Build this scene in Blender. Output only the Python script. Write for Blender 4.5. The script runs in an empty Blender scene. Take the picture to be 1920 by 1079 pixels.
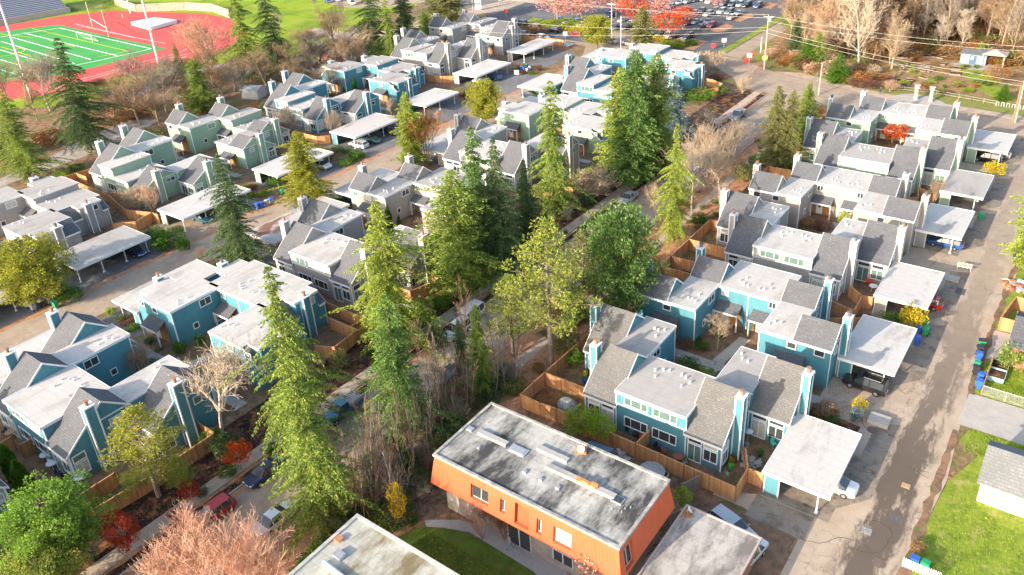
import bpy, math, random
from mathutils import Vector, Matrix, noise
random.seed(7)
R=math.radians
scene=bpy.context.scene
C=scene.collection
# ------------------------------------------------------------------ camera and pixel -> ground helper
FPX=1507.793; TH=0.468215690; ROLL=-0.0640000582; YAW=-0.663331042; CX=960.0; CY=435.0; HC=58.0
_fw=Vector((math.sin(YAW)*math.cos(TH),math.cos(YAW)*math.cos(TH),-math.sin(TH)))
_r=Vector((math.cos(YAW),-math.sin(YAW),0)); _u=_r.cross(_fw)
_r2=math.cos(ROLL)*_r+math.sin(ROLL)*_u; _u2=-math.sin(ROLL)*_r+math.cos(ROLL)*_u
def P(px,py,z=0.0):
    d=_fw*FPX+_r2*(px-CX)-_u2*(py-CY); t=(z-HC)/d.z
    return (d.x*t,d.y*t)
def PJ(x,y,z):
    v=Vector((x,y,z-HC)); w=v.dot(_fw)
    return CX+FPX*v.dot(_r2)/w, CY-FPX*v.dot(_u2)/w
def depth(x,y,z=0): return Vector((x,y,z-HC)).dot(_fw)
cam_d=bpy.data.cameras.new('camera'); cam=bpy.data.objects.new('camera',cam_d); C.objects.link(cam)
cam.matrix_world=Matrix(((_r2.x,_u2.x,-_fw.x,0),(_r2.y,_u2.y,-_fw.y,0),(_r2.z,_u2.z,-_fw.z,HC),(0,0,0,1)))
cam_d.sensor_width=36; cam_d.lens=FPX/1920*36; cam_d.shift_y=-(539.5-CY)/1920; cam_d.clip_end=3000; cam_d.clip_start=1
scene.camera=cam
# ------------------------------------------------------------------ object helpers
def tag(o,label=None,cat=None,group=None,kind=None):
    if label: o['label']=label
    if cat: o['category']=cat
    if group: o['group']=group
    if kind: o['kind']=kind
    return o
def empty(name,loc=(0,0,0),rz=0,label=None,cat=None,group=None):
    o=bpy.data.objects.new(name,None); C.objects.link(o); o.location=loc; o.rotation_euler=(0,0,rz); o.empty_display_size=.3
    return tag(o,label,cat,group)
class MB:
    def __init__(s): s.v=[]; s.f=[]; s.m=[]
    def poly(s,pts,mi=0):
        n=len(s.v); s.v+=[tuple(p) for p in pts]; s.f.append(tuple(range(n,n+len(pts)))); s.m.append(mi)
    def box(s,x0,x1,y0,y1,z0,z1,mi=0,tf=None):
        if x0>x1:x0,x1=x1,x0
        if y0>y1:y0,y1=y1,y0
        p=[(x0,y0,z0),(x1,y0,z0),(x1,y1,z0),(x0,y1,z0),(x0,y0,z1),(x1,y0,z1),(x1,y1,z1),(x0,y1,z1)]
        if tf: p=[tf(*q) for q in p]
        n=len(s.v); s.v+=p
        for f in((0,3,2,1),(4,5,6,7),(0,1,5,4),(1,2,6,5),(2,3,7,6),(3,0,4,7)): s.f.append(tuple(n+i for i in f)); s.m.append(mi)
    def prism(s,prof,axis,a0,a1,mi=0,tf=None):
        # prof: list of (u,z); axis 'x': u is y, extruded along x ; axis 'y': u is x
        k=len(prof)
        def q(a,u,z):
            p=(a,u,z) if axis=='x' else (u,a,z)
            return tf(*p) if tf else p
        n=len(s.v); s.v+=[q(a0,u,z) for u,z in prof]+[q(a1,u,z) for u,z in prof]
        s.f.append(tuple(n+i for i in range(k))); s.m.append(mi)
        s.f.append(tuple(n+k+i for i in reversed(range(k)))); s.m.append(mi)
        for i in range(k):
            j=(i+1)%k; s.f.append((n+i,n+j,n+k+j,n+k+i)); s.m.append(mi)
    def tube(s,p0,p1,r0,r1,n=6,mi=0,cap=True):
        p0=Vector(p0);p1=Vector(p1);d=p1-p0
        if d.length<1e-6:return
        d.normalize(); a=Vector((0,0,1)) if abs(d.z)<.9 else Vector((1,0,0)); u=d.cross(a).normalized(); w=d.cross(u)
        b=len(s.v)
        for p,r in((p0,r0),(p1,r1)):
            for i in range(n):
                t=2*math.pi*i/n; s.v.append(tuple(p+u*(r*math.cos(t))+w*(r*math.sin(t))))
        for i in range(n):
            j=(i+1)%n; s.f.append((b+i,b+j,b+n+j,b+n+i)); s.m.append(mi)
        if cap:
            s.f.append(tuple(b+i for i in reversed(range(n)))); s.m.append(mi); s.f.append(tuple(b+n+i for i in range(n))); s.m.append(mi)
    def obb(s,cx,cy,z0,z1,lx,ly,a,mi=0):
        ca,sa=math.cos(a),math.sin(a); s.box(-lx/2,lx/2,-ly/2,ly/2,z0,z1,mi,lambda x,y,z:(cx+x*ca-y*sa,cy+x*sa+y*ca,z))
    def mesh(s,name,mats,smooth=False):
        me=bpy.data.meshes.new(name); me.from_pydata(s.v,[],s.f)
        if not isinstance(mats,(list,tuple)): mats=[mats]
        for m in mats: me.materials.append(m)
        if len(mats)>1: me.polygons.foreach_set('material_index',s.m)
        if smooth: me.polygons.foreach_set('use_smooth',[True]*len(s.f))
        me.update(); return me
    def build(s,name,mats,parent=None,smooth=False,loc=None):
        o=bpy.data.objects.new(name,s.mesh(name,mats,smooth)); C.objects.link(o)
        if parent: o.parent=parent
        if loc: o.location=loc
        return o
def copytree(o,parent=None):
    c=o.copy(); C.objects.link(c); c.parent=parent
    for ch in list(o.children): copytree(ch,c)
    return c
# ------------------------------------------------------------------ materials
class NT:
    def __init__(s,m): s.t=m.node_tree; s.t.nodes.clear(); s.out=s.t.nodes.new('ShaderNodeOutputMaterial')
    def n(s,ty,**k):
        o=s.t.nodes.new('ShaderNode'+ty)
        for a,b in k.items():
            if a=='i':
                for x,y in b.items():
                    if isinstance(y,bpy.types.NodeSocket): s.t.links.new(y,o.inputs[x])
                    else: o.inputs[x].default_value=y
            else: setattr(o,a,b)
        return o
    def mix(s,f,a,b,bt='MIX'):
        o=s.n('Mix',data_type='RGBA',blend_type=bt)
        for ix,v in((0,f),(6,a),(7,b)):
            if isinstance(v,bpy.types.NodeSocket): s.t.links.new(v,o.inputs[ix])
            else: o.inputs[ix].default_value=(tuple(v)+(1,))[:4] if isinstance(v,(tuple,list)) else v
        return o.outputs[2]
    def mth(s,op,a,b=0.0,c=0.0):
        o=s.n('Math',operation=op)
        for ix,v in((0,a),(1,b),(2,c)):
            if isinstance(v,bpy.types.NodeSocket): s.t.links.new(v,o.inputs[ix])
            else: o.inputs[ix].default_value=v
        return o.outputs[0]
    def ramp(s,f,a,b):
        o=s.n('MapRange',i={0:f,1:a,2:b}); return o.outputs[0]
    def noise(s,vec,sc,det=4,rough=.6): return s.n('TexNoise',i={'Vector':vec,'Scale':sc,'Detail':det,'Roughness':rough}).outputs[0]
def newmat(name):
    m=bpy.data.materials.new(name); m.use_nodes=True; return m,NT(m)
def fin(t,col,rough=.8,bump=None,bs=.3,bd=.05,metal=0,spec=.3,extra=None):
    b=t.n('BsdfPrincipled'); 
    if isinstance(col,bpy.types.NodeSocket): t.t.links.new(col,b.inputs['Base Color'])
    else: b.inputs['Base Color'].default_value=tuple(col)+(1,)
    b.inputs['Roughness'].default_value=rough; b.inputs['Metallic'].default_value=metal; b.inputs['Specular IOR Level'].default_value=spec
    if bump is not None:
        bn=t.n('Bump',i={'Strength':bs,'Distance':bd,'Height':bump}); t.t.links.new(bn.outputs[0],b.inputs['Normal'])
    t.t.links.new(b.outputs[0],t.out.inputs[0]); return b
def flat(name,col,rough=.6,metal=0,spec=.4,var=.12,sc=3):
    m,t=newmat(name); o=t.n('TexCoord').outputs['Object']
    c=t.mix(t.ramp(t.noise(o,sc),.35,.7),[x*(1-var) for x in col],[min(1,x*(1+var)) for x in col]) if var else col
    fin(t,c,rough,metal=metal,spec=spec); return m
def siding(name,col,per=.2,vert=False):
    m,t=newmat(name); tc=t.n('TexCoord').outputs['Object']; sp=t.n('SeparateXYZ',i={0:tc})
    if vert: f=t.mth('FRACT',t.mth('MULTIPLY',t.mth('ADD',sp.outputs[0],sp.outputs[1]),1/per)); line=t.mth('LESS_THAN',f,.07)
    else: f=t.mth('FRACT',t.mth('MULTIPLY',sp.outputs[2],1/per)); line=t.mth('LESS_THAN',f,.14)
    g=t.n('NewGeometry').outputs['Position']
    n1=t.ramp(t.noise(g,.35,5),.3,.75); n2=t.ramp(t.noise(g,6,3),.3,.8)
    c=t.mix(n1,[x*.86 for x in col],[min(1,x*1.1) for x in col]); c=t.mix(t.mth('MULTIPLY',n2,.18),c,[min(1,x*1.35+.03) for x in col])
    sk=t.ramp(t.noise(t.n('Mapping',i={0:g,3:(2.2,2.2,.22)}).outputs[0],1.0,4,.6),.5,.75); c=t.mix(t.mth('MULTIPLY',sk,.4),c,[x*.62+.01 for x in col])
    gd=t.ramp(t.mth('ADD',t.n('SeparateXYZ',i={0:g}).outputs[2],t.mth('MULTIPLY',t.noise(g,1.2,3),1.2)),1.5,.5); c=t.mix(t.mth('MULTIPLY',gd,.35),c,(.16,.13,.10)) if not vert else c
    c=t.mix(t.mth('MULTIPLY',line,.5),c,[x*.35 for x in col])
    fin(t,c,.75,bump=f,bs=.25,bd=.03,spec=.25); return m
def shingle(name,a,b):
    m,t=newmat(name); tc=t.n('TexCoord').outputs['Object']
    sp=t.n('SeparateXYZ',i={0:tc}); z=t.mth('MULTIPLY',sp.outputs[2],1.0)
    v=t.n('CombineXYZ',i={0:t.mth('ADD',sp.outputs[0],t.mth('MULTIPLY',sp.outputs[1],.0)),1:z,2:0.0}).outputs[0]
    br=t.n('TexBrick',offset=.5,i={'Vector':v,'Color1':tuple(a)+(1,),'Color2':tuple(b)+(1,),'Mortar':tuple(x*.72 for x in a)+(1,),'Scale':1.0,'Mortar Size':.018,'Brick Width':.42,'Row Height':.15})
    g=t.n('NewGeometry').outputs['Position']
    c=t.mix(t.ramp(t.noise(g,7,3),.35,.65),br.outputs[0],tuple(x*.76 for x in a)); c=t.mix(t.mth('MULTIPLY',t.ramp(t.noise(g,.5,4),.45,.75),.45),c,tuple(x*.62 for x in a))
    fin(t,c,.95,bump=t.noise(g,9,3),bs=.5,bd=.06,spec=.15); return m
def flatroof(name,col,dirt,amt=.5,seam=1.0,sc=.35,lo=.52,hi=.74):
    m,t=newmat(name); g=t.n('NewGeometry').outputs['Position']
    mp=t.n('Mapping',i={0:g,3:(1,.35,1)}).outputs[0]
    c=t.mix(t.ramp(t.noise(g,1.6,6,.7),.3,.75),[x*.9 for x in col],[min(1,x*1.06) for x in col])
    st=t.ramp(t.noise(mp,sc,7,.72),lo,hi); c=t.mix(t.mth('MULTIPLY',st,amt),c,dirt)
    sp=t.n('SeparateXYZ',i={0:g}); f=t.mth('FRACT',t.mth('MULTIPLY',sp.outputs[1],1/seam)); c=t.mix(t.mth('MULTIPLY',t.mth('LESS_THAN',f,.05),.3),c,dirt)
    sp2=t.ramp(t.noise(g,14,2,.5),.68,.74); c=t.mix(t.mth('MULTIPLY',sp2,.35*amt),c,[x*.5 for x in dirt])
    fin(t,c,.8,bump=t.noise(g,3,5),bs=.25,bd=.05,spec=.2); return m
def ground(name,cols,scs,rough=.95,bump=6,bs=.6,spec=.15):
    # cols: base then (color, threshold lo, hi, scale, amount)
    m,t=newmat(name); g=t.n('NewGeometry').outputs['Position']
    c=cols[0]
    for k,(col,lo,hi,sc,am) in enumerate(scs):
        mp=t.n('Mapping',i={0:g,1:(k*13.7,k*7.1,0)}).outputs[0]
        c=t.mix(t.mth('MULTIPLY',t.ramp(t.noise(mp,sc,6,.68),lo,hi),am),c,col)
    fin(t,c,rough,bump=t.noise(g,bump,4),bs=bs,bd=.08,spec=spec); return m
WALL={'teal':siding('teal_siding',(.085,.255,.305)),'sage':siding('sage_siding',(.30,.42,.30)),'grey':siding('grey_siding',(.36,.345,.33)),'taupe':siding('taupe_siding',(.40,.36,.31))}
BATT={'teal':siding('teal_batten',(.085,.255,.305),.6,True),'sage':siding('sage_batten',(.30,.42,.30),.6,True),'grey':siding('grey_batten',(.36,.345,.33),.6,True),'taupe':siding('taupe_batten',(.40,.36,.31),.6,True)}
M={}
M['white']=flat('white_trim',(.78,.78,.76),.5,var=.05)
M['shingle']=shingle('grey_shingle',(.125,.13,.143),(.175,.18,.192))
M['shingle_tan']=shingle('tan_shingle',(.155,.152,.148),(.215,.21,.203))
M['roof']=flatroof('white_flat_roof',(.51,.485,.45),(.24,.215,.18),.55,1.0,.35,.48,.7)
M['roof_tan']=flatroof('worn_flat_roof',(.40,.375,.35),(.20,.18,.16),.7)
M['roof_carport']=flatroof('carport_flat_roof',(.52,.50,.47),(.22,.19,.165),.6,1.0,.3,.53,.68)
M['roof_rust']=flatroof('leaf_strewn_roof',(.50,.47,.44),(.20,.08,.05),.9,1.0,.22,.54,.6)
M['roof_moss']=flatroof('mossy_flat_roof',(.46,.45,.41),(.04,.04,.04),.95,.9,.26,.44,.60)
M['roof_moss2']=flatroof('stained_flat_roof',(.47,.46,.40),(.16,.12,.05),.9,1.1,.35,.45,.62)
M['glass']=flat('window_glass',(.045,.055,.06),.08,spec=.8,var=0)
M['glass_green']=flat('green_tinted_glass',(.12,.20,.17),.12,spec=.8,var=.2,sc=2)
M['curtain']=flat('curtained_glass',(.50,.49,.44),.25,spec=.6,var=.25,sc=6)
M['flue']=flat('rusty_flue',(.32,.17,.11),.7); M['flue2']=flat('dark_flue',(.12,.11,.11),.6); M['metalcap']=flat('metal_cap',(.55,.56,.58),.4,metal=.6)
M['cedar']=None
def woodboards(name,a,b,per=.15):
    m,t=newmat(name); g=t.n('NewGeometry').outputs['Position']; sp=t.n('SeparateXYZ',i={0:g})
    u=t.mth('ADD',sp.outputs[0],sp.outputs[1]); f=t.mth('FRACT',t.mth('MULTIPLY',u,1/per)); fl=t.mth('FLOOR',t.mth('MULTIPLY',u,1/per))
    wn=t.n('TexWhiteNoise',noise_dimensions='1D',i={'W':fl}).outputs[0]
    c=t.mix(wn,a,b); c=t.mix(t.mth('MULTIPLY',t.ramp(t.noise(g,2.5,4),.35,.7),.35),c,[x*.6 for x in a]); c=t.mix(t.mth('MULTIPLY',t.mth('LESS_THAN',f,.1),.6),c,[x*.3 for x in a])
    fin(t,c,.8,spec=.2); return m
M['cedar']=woodboards('cedar_boards',(.50,.235,.095),(.68,.37,.17)); M['cedar_grey']=woodboards('weathered_boards',(.20,.16,.13),(.28,.23,.18))
M['cedar_door']=woodboards('cedar_panel',(.48,.22,.07),(.60,.30,.11),.2)
M['post']=flat('fence_post_wood',(.34,.17,.08),.8)
M['concrete']=ground('concrete',[(.42,.39,.35)],[((.30,.27,.24),.4,.7,.7,.6),((.52,.49,.45),.5,.7,3,.4)],bump=12,bs=.2)
M['bark']=flat('bark',(.20,.15,.115),.95,var=.35,sc=4); M['bark_pale']=flat('pale_bark',(.40,.30,.20),.95,var=.25,sc=3); M['bark_red']=flat('reddish_bark',(.44,.28,.18),.95,var=.25,sc=3); M['bark_grey']=flat('grey_bark',(.29,.24,.19),.95,var=.3,sc=3); M['bark_wood']=flat('woodland_bark',(.28,.19,.115),.95,var=.35,sc=.3); M['bark_wood2']=flat('brown_woodland_bark',(.22,.14,.08),.95,var=.35,sc=.3); M['bark_white']=flat('whitish_bark',(.46,.38,.29),.95,var=.2,sc=3)
M['black']=flat('black_rubber',(.02,.02,.02),.8); M['rim']=flat('wheel_rim',(.5,.5,.5),.35,metal=.7); M['steel']=flat('galvanised_steel',(.48,.49,.50),.45,metal=.5); M['pole_wood']=flat('pole_wood',(.42,.35,.29),.9,var=.2)
M['red']=flat('red_plastic',(.6,.05,.03),.5); M['amber']=flat('headlight_lens',(.75,.75,.72),.15)
def leafmat(name,a,b,c3=None,tr=.34):
    m,t=newmat(name); tc=t.n('TexCoord').outputs['Object']; oi=t.n('ObjectInfo').outputs['Random']
    v=t.n('VectorMath',operation='ADD',i={0:tc}); cm=t.n('CombineXYZ',i={0:t.mth('MULTIPLY',oi,37.0),1:0.0,2:0.0}); t.t.links.new(cm.outputs[0],v.inputs[1]); v=v.outputs[0]
    c=t.mix(t.ramp(t.noise(v,.8,3),.38,.62),a,b)
    if c3: c=t.mix(t.ramp(t.noise(v,2.6,2),.52,.66),c,c3)
    c=t.mix(t.mth('MULTIPLY',t.ramp(t.noise(v,9,1),.3,.8),.5),c,[x*.55 for x in a])
    d=t.n('BsdfDiffuse',i={'Color':c}); tl=t.n('BsdfTranslucent',i={'Color':c}); mx=t.n('MixShader',i={0:tr,1:d.outputs[0],2:tl.outputs[0]})
    t.t.links.new(mx.outputs[0],t.out.inputs[0]); return m
L={}
L['fir']=leafmat('fir_needles',(.12,.21,.045),(.31,.41,.08),(.60,.60,.16))
L['bright']=leafmat('bright_green_needles',(.13,.26,.035),(.27,.44,.07),(.44,.58,.13)); L['fir_mid']=leafmat('mid_green_needles',(.08,.17,.05),(.19,.33,.08),(.42,.52,.15)); L['fir_dark']=leafmat('dark_needles',(.06,.12,.06),(.14,.22,.08),(.28,.32,.11))
L['fir_lime']=leafmat('bright_needles',(.18,.27,.045),(.39,.47,.08),(.66,.65,.15))
L['fir_gold']=leafmat('golden_needles',(.22,.25,.04),(.42,.42,.06),(.62,.56,.09))
L['fir_olive']=leafmat('olive_needles',(.17,.18,.06),(.30,.30,.11),(.42,.40,.17))
L['blue']=leafmat('blue_needles',(.10,.17,.18),(.20,.30,.31),(.36,.44,.44))
L['pine']=leafmat('pine_needles',(.17,.24,.045),(.38,.42,.08),(.58,.56,.15))
L['green']=leafmat('broad_leaves',(.06,.15,.02),(.13,.26,.03),(.22,.36,.05))
L['lime']=leafmat('lime_leaves',(.20,.34,.03),(.34,.45,.04),(.50,.52,.04))
L['yellow']=leafmat('yellow_leaves',(.55,.42,.03),(.70,.55,.03),(.40,.36,.05))
L['maple']=leafmat('red_leaves',(.55,.07,.02),(.75,.16,.03),(.60,.05,.03))
L['maple_dark']=leafmat('dark_red_leaves',(.35,.04,.025),(.55,.09,.04),(.45,.05,.03))
L['pinkred']=leafmat('pinkish_red_leaves',(.72,.32,.27),(.78,.46,.39),(.70,.24,.16))
L['rust']=leafmat('rusty_leaves',(.30,.12,.04),(.45,.22,.08),(.50,.32,.12))
L['peach']=leafmat('peach_leaves',(.66,.42,.31),(.80,.58,.45),(.72,.34,.16))
L['purple']=leafmat('purple_brown_leaves',(.16,.07,.06),(.28,.14,.10),(.34,.20,.14))
L['brown']=leafmat('dry_leaves',(.26,.16,.08),(.42,.27,.13),(.52,.36,.18))
# ------------------------------------------------------------------ townhouse buildings
def building(c,y0,s,dz,flip,pal,kind,label,shg='shingle',rf='roof',seed=1):
    rnd=random.Random(seed)
    root=empty('townhouse_building',(c,y0,0),0,label,'townhouse','townhouse blocks of the estate')
    fE=(5.15*s+dz)/(5.15*s); sg=-1 if flip else 1
    def tf(x,y,z): return (s*x,s*y*sg,s*z*(fE if x>0.001 else 1))
    def tfW(x,y,z): return (s*x,s*y*sg,s*z)
    def tfE(x,y,z): return (s*x,s*y*sg,s*z*fE)
    wm,bmt=WALL[pal],BATT[pal]; D=7.9 if False else 6.75
    wall=MB(); flats=MB(); fasc=MB()
    class _T:
        def box(s,*a): b=MB(); b.box(*a); b.build('corner_board',M['white'],root)
    class _P:
        def prism(s,*a): b=MB(); b.prism(*a); b.build('gable_panel',bmt,root)
    trim=_T(); panel=_P()
    def T(m): return tfW if m<0 else tfE
    prof=[(0,-.3),(0,3.35),(4.35,7.0),(D,5.1),(D,-.3)]
    def slope(mb,y0_,z0_,y1_,z1_,x0,x1,t=.16,tf_=None):
        mb.prism([(y0_,z0_),(y1_,z1_),(y1_,z1_+t),(y0_,z0_+t)],'x',x0,x1,0,tf_)
    def window(face,pos,u0,u1,z0,z1,lites,m,mat=None):
        t=T(m); fr=MB(); w=.09
        def bx(mb,a0,a1,b0,b1,d0,d1):
            # a along wall, b height, d outwards
            if face=='S': mb.box(a0,a1,pos-d1,pos-d0,b0,b1,0,t)
            elif face=='N': mb.box(a0,a1,pos+d0,pos+d1,b0,b1,0,t)
            elif face=='E': mb.box(pos+d0,pos+d1,a0,a1,b0,b1,0,t)
            else: mb.box(pos-d1,pos-d0,a0,a1,b0,b1,0,t)
        bx(fr,u0-w,u1+w,z1,z1+w,.0,.07); bx(fr,u0-w,u1+w,z0-w,z0,.0,.09); bx(fr,u0-w,u0,z0,z1,.0,.07); bx(fr,u1,u1+w,z0,z1,.0,.07)
        cuts=[i/lites for i in range(1,lites)] if lites!=3 else [.27,.73]
        for q in cuts: uu=u0+(u1-u0)*q; bx(fr,uu-.03,uu+.03,z0,z1,.0,.06)
        f=fr.build('window',M['white'],root)
        pn=MB(); bx(pn,u0,u1,z0,z1,.0,.025)
        pn.build('pane',M[mat or rnd.choice(['glass','glass','curtain','glass_green'])],f)
    def flatbox(x0,x1,y0_,y1_,m,z=5.15):
        t=T(m); e0=.006 if abs(x0)<.001 else 0; e1=-.006 if abs(x1)<.001 else 0
        wall.box(x0+e0,x1+e1,y0_,y1_,-.3,z-.02,0,t)
        flats.box(x0+(e0 or -.02),x1+(e1 or .02),y0_-.2,y1_+.2,z,z+.16,0,t)
    def chimney(x,y,m,low=0):
        t=T(m); ch=MB(); sx=1 if x>0 else -1; xa,xb=(x,x+.75*sx)
        x0,x1=min(xa,xb)+(0.02 if sx>0 else 0),max(xa,xb)-(0 if sx>0 else .02)
        hz=7.55 if kind=='A' else 5.65
        ch.box(x0,x1,y-.5,y+.5,-.2,hz,0,t); co=ch.build('chimney',wm,root)
        tr=MB()
        for cx in(x0,x1):
            for cy in(y-.5,y+.5): tr.box(cx-.07,cx+.07,cy-.07,cy+.07,-.2,hz-.05,0,t)
        tr.box(x0-.1,x1+.1,y-.6,y+.6,hz,hz+.15,0,t); tr.build('chimney_trim',M['white'],co)
        fl=MB(); a=t((x0+x1)/2,y,hz+.15); fl.tube(a,(a[0],a[1],a[2]+.5),.2,.2,10); fl.tube((a[0],a[1],a[2]+.5),(a[0],a[1],a[2]+.58),.27,.27,10)
        fl.build('flue',M['flue'] if rnd.random()<.6 else M['flue2'],co)
    def porch(x0,x1,y,m,door=True,face=1):
        t=T(m); po=MB(); po.prism([(y,3.15),(y+1.5,2.35),(y+1.5,2.47),(y,3.27)],'x',x0,x1,0,t)
        p=po.build('porch_roof',M['shingle'],root)
        tr=MB()
        for xx in(x0+.08,x1-.08): tr.box(xx-.07,xx+.07,y+1.3,y+1.44,0,2.4,0,t)
        tr.box(x0,x1,y+1.5,y+1.58,2.25,2.45,0,t); tr.build('porch_post',M['white'],p)
        wd=MB(); wd.box(x0+.12,x1-.12,y,y+.05,.05,2.9,0,t); wd.build('porch_panel',M['cedar_door'],p)
        dr=MB(); xm=x0+.55; dr.box(xm,xm+.95,y+.05,y+.1,.1,2.15,0,t); dr.box(xm+.1,xm+.85,y+.1,y+.115,.2,1.0,0,t); d=dr.build('door',M['white'],root)
        g=MB(); g.box(xm+.3,xm+.65,y+.1,y+.13,1.2,1.95,0,t); g.build('door_glass',M['glass'],d)
    def vents(pts,m):
        t=T(m)
        for vx,vy in pts:
            v=MB(); a=t(vx,vy,5.31); v.tube(a,(a[0],a[1],a[2]+.18),.11,.08,8); v.tube((a[0],a[1],a[2]+.18),(a[0],a[1],a[2]+.24),.13,.13,8)
            v.build('roof_vent',M['white'],root)
    for m in(-1,1):
        t=T(m); X=lambda x:m*x
        def saltbox(xa,xb,ys,out):   # xa inner, xb outer (abs)
            pf=[(ys+u,z) for u,z in prof]
            x0,x1=sorted((X(xa),X(xb))); wall.prism(pf,'x',x0,x1,0,t)
            sh=MB(); e=.28
            # overhang along eave and gables
            sl=(7.0-3.35)/4.35; sb=(5.1-7.0)/(D-4.35)
            slope(sh,ys-e,3.35-e*sl+.02,ys+4.35,7.02,x0-.12,x1+.12,.16,t)
            slope(sh,ys+4.35,7.02,ys+D+e*.6,5.1+e*.6*sb+.02,x0-.12,x1+.12,.16,t)
            sh.build('roof',M[shg],root)
            tr=MB()
            tr.box(x0-.14,x1+.14,ys-e-.05,ys-e,3.35-e*sl-.1,3.35-e*sl+.16,0,t)
            yb=ys+D+e*.6; zb=5.1+e*.6*sb; tr.box(x0-.14,x1+.14,yb,yb+.05,zb-.1,zb+.16,0,t)
            for xx in(x0-.17,x1+.125):
                slope(tr,ys-e,3.35-e*sl-.04,ys+4.35,7.02-.06,xx,xx+.045,.24,t); slope(tr,ys+4.35,7.02-.06,yb,zb-.06,xx,xx+.045,.24,t)
            tr.build('rake_trim',M['white'],root)
            # belt trim + battens on gables
            for xx,d in((x0,-1),(x1,1)):
                trim.box(xx,xx+.04*d,ys+2.2,ys+D,5.05,5.2,0,t)
                trim.box(xx,xx+.05*d,ys-.02,ys+.12,0,3.3,0,t); trim.box(xx,xx+.05*d,ys+D-.12,ys+D+.02,0,5.05,0,t)
                pg=[(ys+2.45,5.2),(ys+4.35,6.85),(ys+D-.15,5.2)]
                panel.prism(pg,'x',xx,xx+.02*d,0,t)
            return x0,x1
        if kind=='A':
            saltbox(3.95,7.75,0,1); saltbox(7.85,11.9,D,1)
        else:
            # flat roofed variant: side sheds facing +-X
            for (xi,xo,ys,ye) in((3.95,7.75,0,D),(7.85,11.9,D,2*D)):
                ya,yb=(ys+.9,ye-2.6) if xo<9 else (ys+2.2,ye-.9)
                a,b=sorted((X(xi),X(xo-2.0))); flatbox(a,b,ys,ye,m)
                a,b=sorted((X(xo-2.0),X(xo))); flatbox(a,b,ya,yb,m)
                for y1_,y2_ in((ys,ya-.02),(yb+.02,ye)):
                    wall.prism([(X(xo-1.99),-.3),(X(xo-1.99),5.1),(X(xo),3.3),(X(xo),-.3)],'y',y1_,y2_,0,t)
                    sh=MB(); sh.prism([(X(xo-2.0),5.16),(X(xo+.2),3.16),(X(xo+.2),3.32),(X(xo-2.0),5.32)],'y',y1_-.1,y2_+.02,0,t); sh.build('roof',M[shg],root)
                    tr=MB(); tr.prism([(X(xo-2.0),5.05),(X(xo+.2),3.05),(X(xo+.2),3.3),(X(xo-2.0),5.3)],'y',y1_-.15,y1_-.105,0,t); tr.prism([(X(xo-2.0),5.05),(X(xo+.2),3.05),(X(xo+.2),3.3),(X(xo-2.0),5.3)],'y',y2_+.03,y2_+.07,0,t)
                    tr.box(X(xo+.2),X(xo+.24),y1_,y2_,3.0,3.3,0,t); tr.build('rake_trim',M['white'],root)
                window('E' if m>0 else 'W',X(xo),ya+.5,ya+1.8,3.9,4.75,2,m)
        # flats
        a,b=sorted((X(0.0),X(3.95))); flatbox(a,b,0,6.9,m)
        a,b=sorted((X(3.95),X(7.85))); flatbox(a,b,D+.01,13.6,m)
        chimney(X(7.8),3.0,m); chimney(X(11.95),9.8,m)
        # courtyard side
        face='E' if m<0 else 'W'
        window(face,X(3.95),8.2,9.7,3.85,4.75,2,m); window(face,X(3.95),10.6,11.2,1.5,2.2,1,m); window(face,X(3.95),7.5,8.3,.9,2.2,2,m)
        a,b=sorted((X(10.2),X(11.2))); window('N',2*D,a,b,4.0,4.7,1,m)
        a,b=sorted((X(7.2),X(8.1))); window('N',2*D+.1,a,b,4.0,4.7,1,m)
        a,b=sorted((X(5.9),X(9.3))); porch(a,b,2*D+.1,m)
        a,b=sorted((X(2.6),X(3.4))); window('N',6.9,a,b,4.05,4.85,2,m)
        a,b=sorted((X(.7),X(3.8))); porch(a,b,6.9,m)
        # facade side
        for xi,xo,ys in((3.95,7.75,0),(7.85,11.9,D)):
            for q0,q1 in((.12,.47),(.56,.91)):
                a,b=sorted((X(xo-(xo-xi)*q0),X(xo-(xo-xi)*q1)))
                window('S',ys,a,b,2.42,3.0,1,m,'glass' if rnd.random()<.6 else 'curtain')
                if q0>.3: window('S',ys,a,b,.12,2.12,2,m,'curtain' if rnd.random()<.5 else None)
                else: window('S',ys,a,b,.85,2.12,2,m)
            f2='E' if m>0 else 'W'
            if kind=='A': window(f2,X(xo),ys+.35,ys+1.5,2.3,2.95,1,m); window(f2,X(xo),ys+.35,ys+1.5,.7,2.0,2,m)
        a,b=sorted((X(.35),X(2.9))); window('S',0,a,b,3.85,4.75,3,m,'curtain' if rnd.random()<.5 else 'glass_green'); window('S',0,a,b,1.1,2.2,3,m,'glass')
        if kind=='A':
            window('E' if m>0 else 'W',X(7.75),4.6,6.1,3.75,4.6,2,m); window('E' if m>0 else 'W',X(11.9),11.3,12.1,3.75,4.55,1,m)
        trim.box(X(0.0) if m>0 else -3.95,3.95 if m>0 else 0,-.045,0,3.5,3.62,0,t)
        bt=MB()
        a,b=sorted((X(0.0),X(3.95))); bt.box(a+.01,b-.01,-.02,0,3.62,5.05,0,t); bt.build('batten_panel',bmt,root)
        vents([(X(4.6),12.2),(X(5.2),11.8),(X(5.7),11.9),(X(4.9),10.6)] if m<0 else [(X(4.5),12.4),(X(4.9),11.6),(X(5.6),11.4)],m)
        vents([(X(.7),5.6),(X(1.3),5.4),(X(2.0),4.9),(X(1.5),3.9)],m)
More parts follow.
